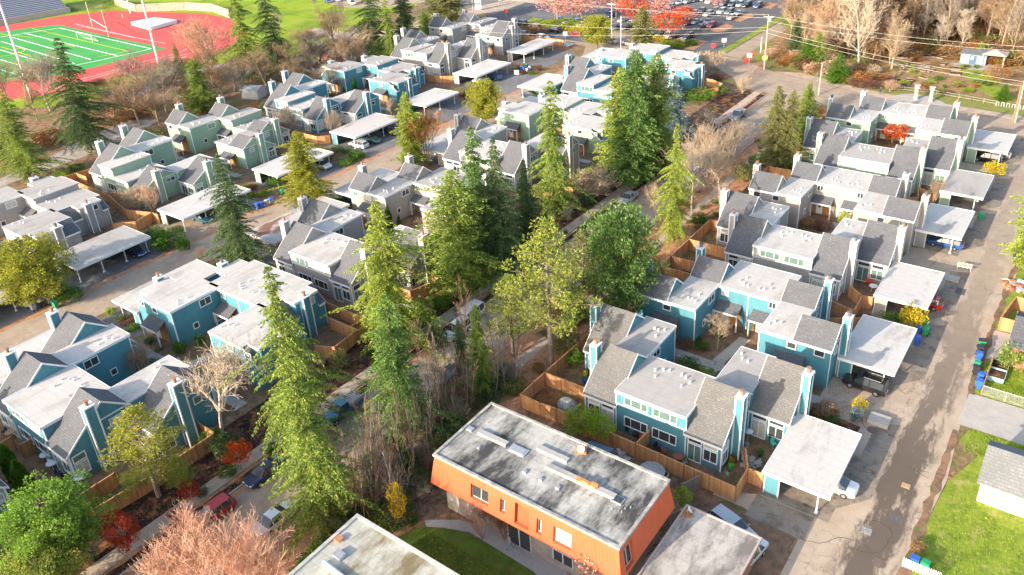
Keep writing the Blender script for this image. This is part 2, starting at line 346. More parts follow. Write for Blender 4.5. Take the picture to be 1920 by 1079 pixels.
        # fascia of flats
        def fas(x0,x1,y0_,y1_,sides):
            z0,z1=5.0,5.33
            if 'S' in sides: fasc.box(x0,x1,y0_-.25,y0_-.2,z0,z1,0,t)
            if 'N' in sides: fasc.box(x0,x1,y1_+.2,y1_+.25,z0,z1,0,t)
            if 'E' in sides: fasc.box(x1+.02,x1+.08,y0_-.25,y1_+.25,z0,z1,0,t)
            if 'W' in sides: fasc.box(x0-.08,x0-.02,y0_-.25,y1_+.25,z0,z1,0,t)
        if kind=='A':
            a,b=sorted((X(0.0),X(3.95))); fas(a,b,0,6.9,'SN'+('W' if m<0 else 'E'))
            a,b=sorted((X(3.95),X(7.85))); fas(a,b,D+.01,13.6,'NS'+('E' if m<0 else 'W'))
        else:
            a,b=sorted((X(0.0),X(5.75))); fas(a,b,0,D if 0 else 6.75,'S'+('W' if m<0 else 'E'))
            a,b=sorted((X(0.0),X(3.95))); fas(a,b,0,6.9,'N')
            a,b=sorted((X(3.95),X(9.9))); fas(a,b,D+.01,13.5,'N'+('EW' if 1 else ''))
            for (xo,ya,yb) in((7.75,.9,D-2.6),(11.9,D+2.2,2*D-.9)):
                a,b=sorted((X(xo-2.0),X(xo))); fas(a,b,ya,yb,'SN'+('W' if m<0 else 'E'))
        # corner boards
        for (xx,yy) in((3.95,13.6),(7.75,0),(3.95,0),(0 if m<0 else .0,0)):
            if xx: trim.box(X(xx)-.06,X(xx)+.06,yy-.05 if yy<1 else yy-.06,yy+.04 if yy<1 else yy+.05,0,5.0 if xx<7 else 3.3,0,t)
    trim.box(-.06,.06,6.9,6.95,0,5.0,0,tfW)
    wall.build('wall',wm,root)
    flats.build('flat_roof',M[rf],root); fasc.build('fascia',M['white'],root)
    return root
B=building
B(-29.42,58.5,1.0,0,False,'teal','A','teal townhouse block with tan saltbox roofs behind the orange building\'s fence','shingle_tan','roof_tan',1)
B(-29.05,90.3,1.0,0,True,'teal','A','teal townhouse block with pale roof on far side of the nearest bare-tree courtyard',seed=2)
B(-29.3,95.6,1.0,0,False,'grey','A','taupe-grey townhouse block facing the teal one across a cedar fence, right of the street','shingle','roof',3)
B(-28.95,126.9,1.0,0,True,'taupe','A','taupe townhouse block with cedar porches, between the grey and sage rows beside the right alley',seed=4)
B(-29.0,132.6,1.0,0,False,'sage','A','sage townhouse block with brown-grey dormer roof next to the yellow alley shrub','shingle','roof_tan',5)
B(-29.0,165.0,1.0,0,True,'sage','A','sage townhouse block with orange-leaved shrub at its door, nearest the garden road',seed=6)
B(-83.9,21.6,1.06,0,False,'teal','A','large teal townhouse block with white flat roof at the photo\'s lower left edge',seed=7)
B(-84.2,56.2,1.05,0,True,'teal','B','teal flat-roofed townhouse block with hooded porch beside the alley, left of the street firs',seed=8)
B(-84.0,61.0,1.03,0,False,'grey','A','grey townhouse block with broad white roof and long strip windows behind the tall street firs',seed=9)
B(-85.3,95.5,1.03,0,True,'taupe','A','taupe townhouse block with columnar evergreens in its court, mid left of the street','shingle','roof_tan',10)
B(-87.4,103.2,1.05,0,False,'taupe','A','taupe townhouse block with white chimneys mostly hidden behind the central dark firs',seed=11)
B(-87.6,139.5,1.05,-.6,True,'sage','B','sage flat-roofed townhouse block with a sloped side strip between two tall yellow-green firs',seed=12)
B(-90.1,147.9,1.1,-1.0,False,'teal','A','teal townhouse block with broad grey saltbox roof behind the tallest fir cluster',seed=13)
B(-90.2,185.0,1.1,-.9,True,'teal','B','teal flat-roofed townhouse block at the road junction with a curved cedar fence',seed=14)
B(-142.9,64.9,1.11,-1.6,False,'sage','A','sage townhouse block with stepped flat roofs beside the cedar-fenced yard at far left',seed=15)
B(-145.9,100.9,1.09,-1.4,True,'sage','A','sage townhouse block with open hooded porches backing onto the wooded running trail','shingle','roof_tan',16)
B(-141.8,57.9,1.1,-.9,True,'grey','B','grey flat-roofed townhouse block at the left edge behind the golden pine','shingle','roof_tan',17)
B(-144.7,107.5,1.11,-1.0,False,'teal','A','deep teal townhouse block above the leaf-strewn carport roof',seed=18)
B(-148.0,146.3,1.1,-1.0,True,'teal','B','teal flat-roofed townhouse block with two dwarf cypresses at its wall','shingle','roof_tan',19)
B(-148.9,153.3,1.11,-.2,False,'taupe','A','pale taupe townhouse block facing the teal flat roofs near the top of the photo','shingle','roof_tan',20)
B(-151.7,193.2,1.14,-.8,True,'grey','A','grey townhouse block farthest up the photo beside the red parked cars','shingle','roof_tan',21)
B(-85.0,15.9,1.06,0,True,'sage','A','dark sage townhouse block cut by the lower left corner of the photo',seed=22)
# ------------------------------------------------------------------ ground, roads, paths
def sheet(name,pts,z,mat,kind='structure'):
    m=MB(); m.poly([(x,y,z) for x,y in pts]); o=m.build(name,mat); o['kind']=kind; return o
def spx(name,pts,z,mat): return sheet(name,[P(*p) for p in pts],z,mat)
G={}
G['earth']=ground('bare_earth',[(.31,.19,.115)],[((.10,.065,.045),.42,.6,.8,.9),((.44,.25,.13),.5,.66,2.5,.85),((.12,.15,.04),.5,.62,.09,.8),((.38,.31,.24),.6,.72,.35,.5),((.05,.04,.035),.55,.7,5,.6)])
G['mulch']=ground('dark_mulch',[(.085,.052,.04)],[((.022,.018,.018),.4,.56,.5,.95),((.40,.17,.07),.50,.66,.9,.85),((.42,.2,.1),.66,.72,9,.7),((.30,.24,.2),.68,.74,14,.8)])
G['litter']=ground('leaf_litter',[(.44,.22,.12)],[((.58,.33,.19),.45,.65,6,.8),((.17,.09,.06),.5,.66,1.2,.8),((.60,.42,.3),.62,.72,12,.7),((.12,.07,.05),.58,.7,4,.7)])
G['yard']=ground('yard_soil',[(.27,.16,.10)],[((.11,.08,.055),.42,.62,.7,.85),((.42,.22,.12),.55,.7,3,.6),((.10,.15,.03),.54,.64,.5,.8),((.40,.33,.27),.64,.74,9,.7)])
G['asphalt']=ground('old_asphalt',[(.38,.295,.22)],[((.25,.195,.15),.45,.65,.25,.7),((.48,.385,.29),.5,.7,1.1,.5),((.13,.12,.11),.60,.68,.6,.5)],bump=20,bs=.25)
G['asphalt_dark']=ground('dark_asphalt',[(.13,.13,.135)],[((.09,.09,.095),.45,.65,.2,.7),((.19,.185,.18),.5,.7,1.1,.5)],bump=20,bs=.25)
G['asphalt_lot']=ground('parking_asphalt',[(.18,.175,.175)],[((.11,.11,.115),.45,.65,.15,.8),((.25,.24,.23),.5,.7,1.1,.5)],bump=20,bs=.25)
G['walk']=ground('pavement_concrete',[(.46,.36,.27)],[((.27,.20,.16),.45,.65,.5,.8),((.50,.44,.38),.5,.7,3,.5)],bump=12,bs=.2)
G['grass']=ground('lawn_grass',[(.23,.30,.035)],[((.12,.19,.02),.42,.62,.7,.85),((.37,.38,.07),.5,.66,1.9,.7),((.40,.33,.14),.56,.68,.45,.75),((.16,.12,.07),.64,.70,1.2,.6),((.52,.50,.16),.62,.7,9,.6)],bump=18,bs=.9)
G['verge']=ground('rough_verge_grass',[(.20,.24,.05)],[((.30,.22,.10),.46,.6,.5,.85),((.13,.17,.03),.5,.66,1.6,.7),((.40,.30,.14),.58,.7,1.1,.6)],bump=14,bs=.9)
G['grass_far']=ground('field_grass',[(.24,.33,.02)],[((.12,.20,.015),.45,.62,.08,.8),((.38,.36,.06),.5,.66,.12,.7)],bump=10,bs=.6)
G['grass_shade']=ground('shaded_leafy_lawn',[(.13,.21,.03)],[((.07,.12,.02),.42,.62,.6,.8),((.22,.13,.05),.56,.66,.7,.7),((.55,.45,.12),.66,.70,7,.9)],bump=18,bs=.9)  # dimmer copy of the lawn with shade in its green, plus leaf specks
G['turf']=ground('artificial_turf',[(.06,.30,.075)],[((.08,.36,.09),.4,.6,.05,.8)],bump=20,bs=.1)
G['track']=ground('red_track',[(.60,.10,.09)],[((.48,.08,.075),.45,.65,.06,.7),((.72,.14,.12),.5,.7,.3,.4)],bump=20,bs=.1)
G['gravel']=ground('gravel_path',[(.40,.35,.31)],[((.25,.2,.18),.45,.65,.4,.8),((.5,.46,.42),.5,.7,5,.5)],bump=14,bs=.5)
G['wild']=ground('wild_undergrowth_soil',[(.30,.19,.10)],[((.12,.15,.04),.50,.64,.2,.8),((.52,.28,.10),.5,.66,.5,.8),((.13,.085,.05),.5,.66,.8,.8)])
G['apron']=ground('shaded_cracked_drive',[(.27,.225,.18)],[((.15,.125,.10),.48,.62,.5,.85),((.33,.29,.24),.5,.7,1.4,.6),((.08,.07,.06),.60,.66,.9,.8),((.16,.17,.06),.62,.7,.7,.6)],bump=12,bs=.3)  # cracked mossy asphalt, its colour darkened for the shade beside the carports
# right alley asphalt with wet streaks and cracks down its middle
def alley_mat():
    m,t=newmat('cracked_alley_asphalt'); g=t.n('NewGeometry').outputs['Position']; sp=t.n('SeparateXYZ',i={0:g})
    c=t.mix(t.ramp(t.noise(g,.6,6,.7),.35,.7),(.39,.305,.225),(.50,.40,.30)); c=t.mix(t.mth('MULTIPLY',t.ramp(t.noise(g,9,3),.4,.7),.4),c,(.28,.24,.20))
    mp=t.n('Mapping',i={0:g,3:(1,.22,1)}).outputs[0]
    d=t.mth('ABSOLUTE',t.mth('ADD',sp.outputs[0],7.0)); band=t.ramp(d,2.9,.2)
    st=t.mth('MULTIPLY',t.ramp(t.mth('ADD',t.noise(mp,.55,7,.7),t.mth('MULTIPLY',band,.24)),.565,.65),t.ramp(band,0.0,.5))
    fy=t.ramp(sp.outputs[1],112,70); st=t.mth('MULTIPLY',st,t.mth('ADD',t.mth('MULTIPLY',fy,.75),.25))
    c=t.mix(t.mth('MULTIPLY',st,.9),c,(.095,.075,.06))
    wp=t.n('VectorMath',operation='ADD',i={0:g,1:t.n('VectorMath',operation='SCALE',i={0:t.n('TexNoise',i={'Vector':g,'Scale':.8,'Detail':5.0}).outputs[1],'Scale':2.6}).outputs[0]}).outputs[0]; vo=t.n('TexVoronoi',feature='DISTANCE_TO_EDGE',i={'Vector':wp,'Scale':.42}).outputs[0]
    cr=t.mth('MULTIPLY',t.mth('LESS_THAN',vo,.013),t.ramp(t.noise(g,.15,2),.48,.56)); c=t.mix(t.mth('MULTIPLY',cr,.6),c,(.12,.10,.085))
    fin(t,c,.85,bump=t.noise(g,14,4),bs=.35,bd=.05,spec=.2); return m
G['alley']=alley_mat()
sheet('ground',[(-1200,-500),(900,-500),(900,1400),(-1200,1400)],-.03,G['earth'])
Z=.004
# left alley, aprons
sheet('road',[(-114.5,-30),(-105.5,-30),(-105,150),(-106,172),(-109,196),(-97,204),(-97,212),(-165,218),(-165,205),(-122,196),(-114,180),(-114.5,120)],Z,G['asphalt'])
for i,(x0,x1,y0,y1) in enumerate([(-126,-114,24,37),(-125,-114,41,58),(-126,-114,61,77),(-126,-114,82,97),(-129,-114,103,119),(-129,-114,127,140),(-133,-114,149,165),(-134,-120,173,189),(-105.5,-96,20,34),(-105.5,-96,40,56),(-105.5,-96,62,80),(-105,-97,86,97),(-105,-97,106,118),(-105,-96,130,142),(-107,-100,148,160),(-108,-100,172,186)]):
    sheet('parking_apron',[(x0,y0),(x1,y0),(x1,y1),(x0,y1)],Z*2,G['asphalt_lot'] if i!=2 else G['asphalt'])
# main street between the two rows
sheet('street',[(-60.8,-40),(-52.5,-40),(-52.5,172),(-50,173.2),(-17,170.2),(-10,169.6),(120,160),(120,171),(-11,179.6),(-23,181.2),(-36,182.6),(-45,185.5),(-52,188.5),(-66,193),(-78,201),(-98,203),(-96,198),(-80,191),(-72.5,184),(-69,178),(-61,176)],Z,G['asphalt'])
sheet('mulch_bed',[(-70,-40),(-60.9,-40),(-60.9,174),(-66,176),(-70,170)],0,G['mulch'])
sheet('leaf_litter_strip',[(-52.4,-40),(-44.1,-40),(-44.1,171),(-52.4,171)],0,G['litter'])
def strip(name,x0,x1,y0,y1,z0,z1,mat):
    m=MB(); m.box(x0,x1,y0,y1,z0,z1); o=m.build(name,mat); o['kind']='structure'; return o
strip('kerb',-60.95,-60.78,-40,174,-.1,.12,M['concrete']); strip('kerb',-52.5,-52.33,-40,171,-.1,.12,M['concrete'])
for k in range(60):   # pavement slabs with open joints
    y=-10+k*3.1; strip('pavement',-64.2,-62.45,y,y+3.07,-.1,.05,G['walk'])
    if y>30: strip('pavement',-49.7,-48.3,y,min(y+3.07,171),-.1,.05,G['walk']) if y<168 else None
# north road, median, parking lot
sheet('road',[(-98.5,203.2),(-85.6,203),(-85.6,420),(-98.5,420)],Z*2,G['asphalt_dark']); sheet('road',[(-83.4,202.5),(-78,201.2),(-78,420),(-83.4,420)],Z*2,G['asphalt'])  # first carriageway: shadow put into its darker blue-grey asphalt colour
strip('median_grass',-85.6,-83.4,205,420,-.1,.1,G['grass'])
sheet('parking_lot',[(-215,224),(-104,214),(-99,216),(-99,420),(-300,420),(-300,260)],Z*2,G['asphalt_lot'])
strip('kerb',-83.42,-83.2,204,420,-.1,.13,M['cedar_grey'])
# verge and path north of the cross street
sheet('pavement_path',[(120,171.2),(120,174),(-11,183),(-24,184.6),(-36,186.2),(-46,189.2),(-53,192),(-60,195),(-66,193.2),(-52,188.6),(-45,185.6),(-36,182.7),(-23,181.3),(-11,179.7)],Z*2,G['walk'])
sheet('verge_grass',[(120,174.1),(120,185),(-8,188),(-18,193),(-30,192),(-48,193),(-60,196.5),(-70,203),(-75,214),(-77.9,222),(-77.9,203),(-68,198),(-60,195.1),(-53,192.1),(-46,189.3),(-36,186.3),(-24,184.7),(-11,183.1)],Z,G['verge'])
m=MB(); m.poly([P(*p)+(Z*3,) for p in [(1665,181),(1690,177),(1715,176),(1745,182),(1768,192),(1782,203),(1775,208),(1700,194)]]); o=m.build('plaza_paving',M['concrete']); o['kind']='structure'
sheet('woodland_floor',[(-78,196),(-60,199),(-48,196),(-36,196),(-8,190),(60,190),(120,186),(400,180),(400,900),(-78,900)],0,G['wild'])
spx('garden_grass',[(1790,125),(1868,128),(1880,165),(1905,185),(1870,190),(1830,165),(1810,145)],Z*3,G['grass'])
spx('garden_path',[(1782,118),(1875,122),(1880,134),(1800,131)],Z*4,G['gravel'])
# school field
spx('school_grass',[(-400,220),(0,205),(130,200),(300,150),(430,115),(560,105),(640,62),(700,35),(760,14),(900,-2),(840,-60),(-400,-40)],Z,G['grass_far'])
spx('running_track',[(-500,130),(0,50),(120,30),(210,20),(300,23),(385,26),(430,35),(462,60),(455,85),(400,104),(300,128),(212,146),(120,172),(60,182),(0,189),(-500,300)],Z*2,G['track'])
spx('sports_field_turf',[(-500,125),(0,61),(60,52),(112,47.5),(200,68),(311,91),(200,121),(120,140),(0,153.5),(-500,240)],Z*3,G['turf'])
def pxline(name,pts,w,mat,z=Z*5):
    m=MB()
    for a,b in zip(pts,pts[1:]):
        A=Vector(P(*a));Bv=Vector(P(*b)); d=(Bv-A).normalized(); n=Vector((-d.y,d.x))*w/2
        m.poly([(A.x-n.x,A.y-n.y,z),(Bv.x-n.x,Bv.y-n.y,z),(Bv.x+n.x,Bv.y+n.y,z),(A.x+n.x,A.y+n.y,z)])
    o=m.build(name,mat); o['kind']='structure'
    return o
FW=flat('field_line_white',(.85,.85,.85),.8,var=0); FY=flat('field_line_yellow',(.75,.60,.03),.8,var=0)
for i,l in enumerate([[(0,70),(112,53),(284,92),(180,115),(0,152)],[(45,62.5),(220,105)],[(23,70.5),(170,112)],[(2,78),(140,120)],[(0,94),(105,124)],[(0,112),(70,133)],[(0,131),(35,141)]]): pxline('field_marking',l,.45,FW,Z*(5+i*.5))
for i,l in enumerate([[(60,54),(240,96.5),(185,107)],[(0,64),(60,71),(110,60)],[(0,88),(28,96),(60,107)],[(92,76),(140,88)],[(0,150),(30,146.5)]]): pxline('field_marking',l,.3,FY,Z*(9+i*.5))
m=MB(); c0=P(14,99)
for k in range(18):
    a0,a1=k*math.pi*2/18,(k+1)*math.pi*2/18
    m.poly([(c0[0]+math.cos(a0)*5,c0[1]+math.sin(a0)*5,.05),(c0[0]+math.cos(a1)*5,c0[1]+math.sin(a1)*5,.05),(c0[0]+math.cos(a1)*5.35,c0[1]+math.sin(a1)*5.35,.05),(c0[0]+math.cos(a0)*5.35,c0[1]+math.sin(a0)*5.35,.05)])
o=m.build('field_marking',FY); o['kind']='structure'
for k,l in enumerate([[(80,172),(180,146),(230,131),(300,113),(360,100)],[(110,172),(210,144),(290,122),(350,106)],[(50,176),(190,139),(260,119),(330,101),(352,92)],[(140,45),(250,70),(310,82)],[(145,48),(255,72)]]): pxline('track_lane_line',l,.18,FW,Z*(4+k*.4))
# paths and roads behind the houses
spx('trail',[(-60,395),(0,352),(80,322),(150,297),(250,255),(300,225),(240,225),(135,272),(77,303),(0,335),(-60,360)],Z*2,G['gravel'])
spx('trail',[(205,186),(245,175),(330,140),(420,118),(425,124),(330,150),(250,184)],Z*2,G['gravel'])
spx('trail_path',[(590,53),(640,60),(700,62),(760,52),(800,30),(890,14),(960,-2),(1040,-2),(960,18),(880,30),(820,44),(760,64),(700,75),(620,72),(560,66)],Z*3.5,G['walk'])
spx('road',[(600,-6),(612,5),(640,13),(700,17),(760,9),(900,-6)],Z*5,G['asphalt'])
spx('road',[(880,45),(940,22),(985,5),(1010,8),(990,30),(1060,48),(1130,66),(1110,82),(1000,66),(900,48)],Z*6,G['asphalt_dark'])
for k in range(6): a=P(1047+k*4,79+k*1.2); strip('crosswalk_bar',a[0],a[0]+.5,a[1]-1.6,a[1]+1.6,.0,.03,FW)
# right alley and what borders it
sheet('alley',[(-26,28),(-4.3,28),(-4.6,55.4),(-3.9,62),(-3.4,69),(-4.2,84),(-4.0,97),(-3.6,110),(-3.4,130),(-4.6,150),(-6.5,169.7),(-17,170.1),(-17.2,160),(-17.3,57.8),(-21,56),(-22,50)],Z,G['alley'])
for y0,y1 in((57.8,67.9),(79.3,89.6),(94.7,104.9),(115.8,126),(131.2,141.6),(152.6,163)):
    sheet('parking_apron',[(-17.3,y0),(-11,y0),(-11,y1),(-17.3,y1)],Z*2,G['apron'])
    sheet('parking_apron',[(-11,y0+2),(-8.6,y0+5),(-8.8,y1+7),(-11,y1+6)],Z*2,G['apron'])  # skewed like the carport's cast shadow; shade painted as darker asphalt
    sheet('yard_bed',[(-17.4,y1+.6),(-12.5,y1+.6),(-12.2,y1+4.5),(-17.4,y1+5)],Z*3,G['mulch'])
sheet('garage_drive',[(-17.6,54.6),(-12.2,54.6),(-12.2,57.7),(-17.6,57.7)],Z*3,G['apron'])
sheet('gravel_yard',[(-22,44),(-12.6,44),(-12.6,54.5),(-18,55.4),(-22.5,55.4)],Z*2,G['yard'])
sheet('grass_lawn',[(-4.3,30),(60,30),(60,78),(1.6,78.1),(-3.0,78),(-3.5,75.4),(-1.6,74.2),(-2.4,71.5),(-3.3,69),(-3.8,62),(-4.4,55.4)],Z*2,G['grass'])
sheet('concrete_drive',[(-4.2,78.1),(30,78.1),(30,84.2),(-4.1,84.2)],Z*3,M['concrete']); sheet('concrete_drive',[(-4.0,91.8),(-1.2,91.8),(-1.2,98.6),(-3.9,98.6)],Z*3,M['concrete'])
sheet('grass_strip',[(-4.1,84.3),(30,84.3),(30,91.7),(-4.0,91.7)],Z*2,G['grass']); sheet('grass_strip',[(-3.9,98.7),(-2.3,98.7),(-1.9,120),(-3.4,122)],Z*2,G['grass']); sheet('mulch_bed',[(-3.4,122.5),(2,122.5),(2,135),(-3.4,135)],Z*2,G['litter'])
# lower middle: lawn and path of the orange building
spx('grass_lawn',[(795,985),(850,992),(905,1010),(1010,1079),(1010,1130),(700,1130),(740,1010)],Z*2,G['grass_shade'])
spx('pavement_path',[(795,975),(860,975),(905,985),(960,1010),(1060,1072),(1100,1110),(1040,1110),(1000,1072),(940,1035),(880,998),(830,990),(800,988)],Z*3,M['concrete'])
spx('thicket_floor',[(560,1079),(640,985),(700,900),(760,800),(830,745),(900,700),(960,690),(985,740),(905,765),(830,835),(800,900),(770,985),(700,960),(640,1040),(600,1100)],Z*2,G['wild'])
for q in ([(1332,57),(1350,62),(1376,50),(1362,45)],[(1372,38),(1388,41),(1415,30),(1402,26)],[(1426,14),(1446,17),(1457,8),(1442,5)]): spx('planted_island',q,Z*4,G['litter'])
spx('planted_island',[(985,42),(1100,64),(1116,58),(1000,33)],Z*7,G['grass']); spx('planted_island',[(1232,82),(1300,94),(1328,78),(1292,71),(1235,70)],Z*4,G['litter'])
re_=random.Random(21)
def edge(name,x,y0,y1,w,mat,z,step=1.2,horizontal=False):
    m=MB(); n=int((y1-y0)/step); L1=[];R1=[]
    for k in range(n+1):
        y=y0+(y1-y0)*k/n; a=w*re_.uniform(.25,1.0); b=w*re_.uniform(.25,1.0); L1.append((x-a,y,z)); R1.append((x+b,y,z))
    for k in range(n): m.poly([L1[k],R1[k],R1[k+1],L1[k+1]])
    o=m.build(name,mat); o['kind']='structure'; return o
edge('dirt_edge',-4.1,30,77,.55,G['yard'],Z*5); edge('dirt_edge',-4.0,84,168,.5,G['yard'],Z*5); edge('dirt_edge',-114.4,0,175,1.0,G['litter'],Z*5); edge('dirt_edge',-105.3,0,150,.9,G['yard'],Z*5); edge('dirt_edge',-62.2,-10,172,.35,G['litter'],Z*5); edge('dirt_edge',-60.4,-10,170,.45,G['litter'],Z*5,.8); edge('dirt_edge',-52.9,-10,168,.6,G['litter'],Z*5,.8)
CRK=flat('tar_crack',(.07,.06,.05),.9,var=0)
for k in range(46):
    if k<30: x,y=re_.uniform(-16,-5.5),re_.uniform(38,165 if k>12 else 75)
    else: x,y=re_.uniform(-60,-53),re_.uniform(10,170)
    m=MB(); a=re_.uniform(0,6.28); w=.05
    for j in range(re_.randint(8,22)):
        a+=re_.uniform(-.7,.7); st=re_.uniform(.25,.6); nx,ny=x+math.cos(a)*st,y+math.sin(a)*st; px_,py_=-math.sin(a)*w/2,math.cos(a)*w/2
        if not(-16.8<nx<-4.6 or -60.4<nx<-53): break
        m.poly([(x-px_,y-py_,Z*4),(nx-px_,ny-py_,Z*4),(nx+px_,ny+py_,Z*4),(x+px_,y+py_,Z*4)]); x,y=nx,ny
    if m.v: o=m.build('asphalt_crack',CRK); o['kind']='structure'
for k,(x,y,a_,b_) in enumerate([(-6.1,61.6,.5,.45),(-8.9,106,.6,.9),(-56,72,1.0,.6)]):
    pts=[(x-a_,y-b_),(x+a_,y-b_*.9),(x+a_*.95,y+b_),(x-a_*.9,y+b_*.95)]; sheet('asphalt_patch',pts,Z*3,G['asphalt_dark'])
# courtyards of the townhouse pairs
for cx,y0,y1,s in((-29.2,58.5,90.3,1),(-29.1,95.6,126.9,1),(-29,132.6,165,1),(-84,21.6,56.2,1.05),(-84.7,61,95.5,1.03),(-87.5,103.2,139.5,1.05),(-90.1,147.9,185,1.1),(-144.4,64.9,100.9,1.1),(-146.4,107.5,146.3,1.1),(-150.3,153.3,193.2,1.12)):
    ym=(y0+y1)/2
    sheet('courtyard_soil',[(cx-13*s,y0-3),(cx+12.1*s,y0-3),(cx+12.1*s,y1+3),(cx-13*s,y1+3)],.001,G['yard'])
    m=MB(); w=.8
    m.poly([(cx-12*s,ym-.7,Z*2),(cx+12*s,ym-.7,Z*2),(cx+12*s,ym+.7,Z*2),(cx-12*s,ym+.7,Z*2)]); m.poly([(cx-.7,ym+.72,Z*2),(cx+.7,ym+.72,Z*2),(cx+1.6,ym+7,Z*2),(cx+.2,ym+7,Z*2)]); m.poly([(cx-.7,ym-7,Z*2),(cx+.7,ym-7,Z*2),(cx+.7,ym-.72,Z*2),(cx-.7,ym-.72,Z*2)])
    o=m.build('courtyard_path',M['concrete']); o['kind']='structure'
# ------------------------------------------------------------------ vegetation prototypes
def rnd3(r=random): 
    while True:
        v=Vector((r.uniform(-1,1),r.uniform(-1,1),r.uniform(-1,1)))
        if .05<v.length<1: return v
def spray(mb,p,d,l,w,rr):
    d=d.normalized(); n=rnd3(rr).normalized(); s=d.cross(n)
    if s.length<.05: return
    s=s.normalized()*w*.5; m=p+d*l*.45
    mb.poly([p,m+s,p+d*l,m-s])
def fir_mesh(seed,h=20,r=4.2,nb=330,low=.06,pw=.8,droop=.5,up=.1,irr=.35,lsz=1.0,tiers=0):
    rr=random.Random(seed); mb=MB(); tk=MB()
    tk.tube((0,0,0),(0,0,h*.5),.30,.19,8); tk.tube((0,0,h*.5),(0,0,h*.97),.19,.03,6)
    for i in range(nb):
        t=(i+rr.random())/nb
        if tiers: t=min(.995,(math.floor(t*tiers)+.5+rr.gauss(0,.17))/tiers); t=max(0,t)
        z0=h*(low+(1-low)*t); az=i*2.399+rr.uniform(-.4,.4)
        lob=1+irr*.6*math.sin(az*2+seed+t*9)+irr*.5*math.sin(t*34+seed)
        Lb=r*((1-t)**pw)*(1-irr*.5+irr*rr.random())*lob*(min(1,(t+.06)/.14))+.22
        if rr.random()<.10: Lb*=1.45
        elif rr.random()<.1: Lb*=.55
        if tiers and math.sin(az*1.0+math.floor(t*tiers)*2.3+seed)>.55: Lb*=.5
        ca,sa=math.cos(az),math.sin(az); o=Vector((ca,sa,0)); sd=Vector((-sa,ca,0))
        if i%3==0 and Lb>1: tk.tube((0,0,z0),tuple(o*Lb*.7+Vector((0,0,z0+Lb*(up*.7-droop*.49)))),.05,.015,3,0,False)
        n=max(2,int(Lb/.21))
        for k in range(n):
            u=(k+rr.random())/n
            if u<.12 and rr.random()<.6: continue
            p=o*(Lb*u)+Vector((0,0,z0+Lb*(up*u-droop*u*u)))
            dd=o+Vector((0,0,up-2*droop*u))
            fan=(1-abs(u-.45))*.55*min(1.4,Lb*.45)
            for sg in(-1,1):
                q=p.copy()
                for j in range(1+int(fan/.23)):
                    d2=dd*.7+sd*sg*(.9)+Vector((0,0,rr.uniform(-.45,.1)))
                    spray(mb,q+rnd3(rr)*.12,d2,.28*lsz*rr.uniform(.7,1.5),.115*lsz,rr); q+= d2.normalized()*.19
            spray(mb,p,dd+Vector((0,0,rr.uniform(-.1,.6))),.40*lsz,.17*lsz,rr)
    return mb,tk
def clumps(mb,rr,c,rad,n,l,w,flatz=.8,outward=.6):
    for _ in range(n):
        v=rnd3(rr); v=v.normalized()*(v.length**.4); p=c+Vector((v.x*rad,v.y*rad,v.z*rad*flatz))
        spray(mb,p,v*outward+rnd3(rr)*.6+Vector((0,0,.15)),l*rr.uniform(.7,1.3),w,rr)
def pine_mesh(seed,h=15,r=4.6,low=.35,nl=50,crownpow=.5,cl=(.95,120),l=.34,w=.14,cone=False):
    rr=random.Random(seed); mb=MB(); tk=MB()
    lean=rr.uniform(-.3,.3); tk.tube((0,0,0),(lean*.5,0,h*.5),.28,.2,8); tk.tube((lean*.5,0,h*.5),(lean,0,h*.93),.2,.06,6)
    for i in range(nl):
        t=(i+rr.random())/nl; z0=h*(low+(1-low)*t*.95); az=i*2.4+rr.uniform(-.5,.5)
        R_=r*((1-t)**.62*min(1,(t+.12)/.25) if cone else math.sin(math.pi*min(1,max(0.05,(t*.86+.13))))**crownpow)*rr.uniform(.5 if cone else .65,1.2 if cone else 1.1)
        o=Vector((math.cos(az),math.sin(az),0)); e=o*R_+Vector((lean*t,0,z0+R_*.22))
        tk.tube((lean*t*.8,0,z0),tuple(e),.07,.03,4,0,False)
        for k in range(max(1,int(R_/1.0))):
            u=1-k*.3
            if u<.2: break
            c=o*(R_*u)+Vector((lean*t,0,z0+R_*.22*u+.25))+rnd3(rr)*.35; clumps(mb,rr,c,cl[0]*rr.uniform(.7,1.25),cl[1],l,w,.65)
    clumps(mb,rr,Vector((lean,0,h*.95)),.9,cl[1],l,w)
    return mb,tk
def broad_mesh(seed,h=5,r=2,low=.3,ncl=26,npc=70,l=.22,w=.16,crad=.55,gap=0.0,trunk=.07,multi=1):
    rr=random.Random(seed); mb=MB(); tk=MB()
    zc=h*(low+(1-low)*.5); hz=h*(1-low)*.5
    for q in range(multi): tk.tube((0,0,0),(rr.uniform(-.2,.2)*r*(multi>1),rr.uniform(-.2,.2)*r*(multi>1),zc),trunk,trunk*.6,6)
    for i in range(ncl):
        v=rnd3(rr); v=v.normalized()*(v.length**.45); c=Vector((v.x*r*.85,v.y*r*.85,zc+v.z*hz*.85))
        tk.tube((0,0,zc*.8),tuple(c),trunk*.45,trunk*.15,3,0,False)
        clumps(mb,rr,c,crad*rr.uniform(.7,1.3),npc,l,w,.8)
    return mb,tk
def column_mesh(seed,h=5,r=.8,n=5200,l=.22,w=.11):
    rr=random.Random(seed); mb=MB(); tk=MB(); tk.tube((0,0,0),(0,0,h*.8),.08,.03,5)
    for _ in range(n):
        t=rr.random()**.85; a=rr.uniform(0,6.283); rad=r*(math.sin(math.pi*min(1,(t*.72+.28)))**.8)*(1+.16*math.sin(a*3+t*11))*rr.uniform(.72,1.05)
        spray(mb,Vector((math.cos(a)*rad,math.sin(a)*rad,t*h*.97)),Vector((math.cos(a)*.45,math.sin(a)*.45,1)),l*rr.uniform(.7,1.4),w,rr)
    return mb,tk
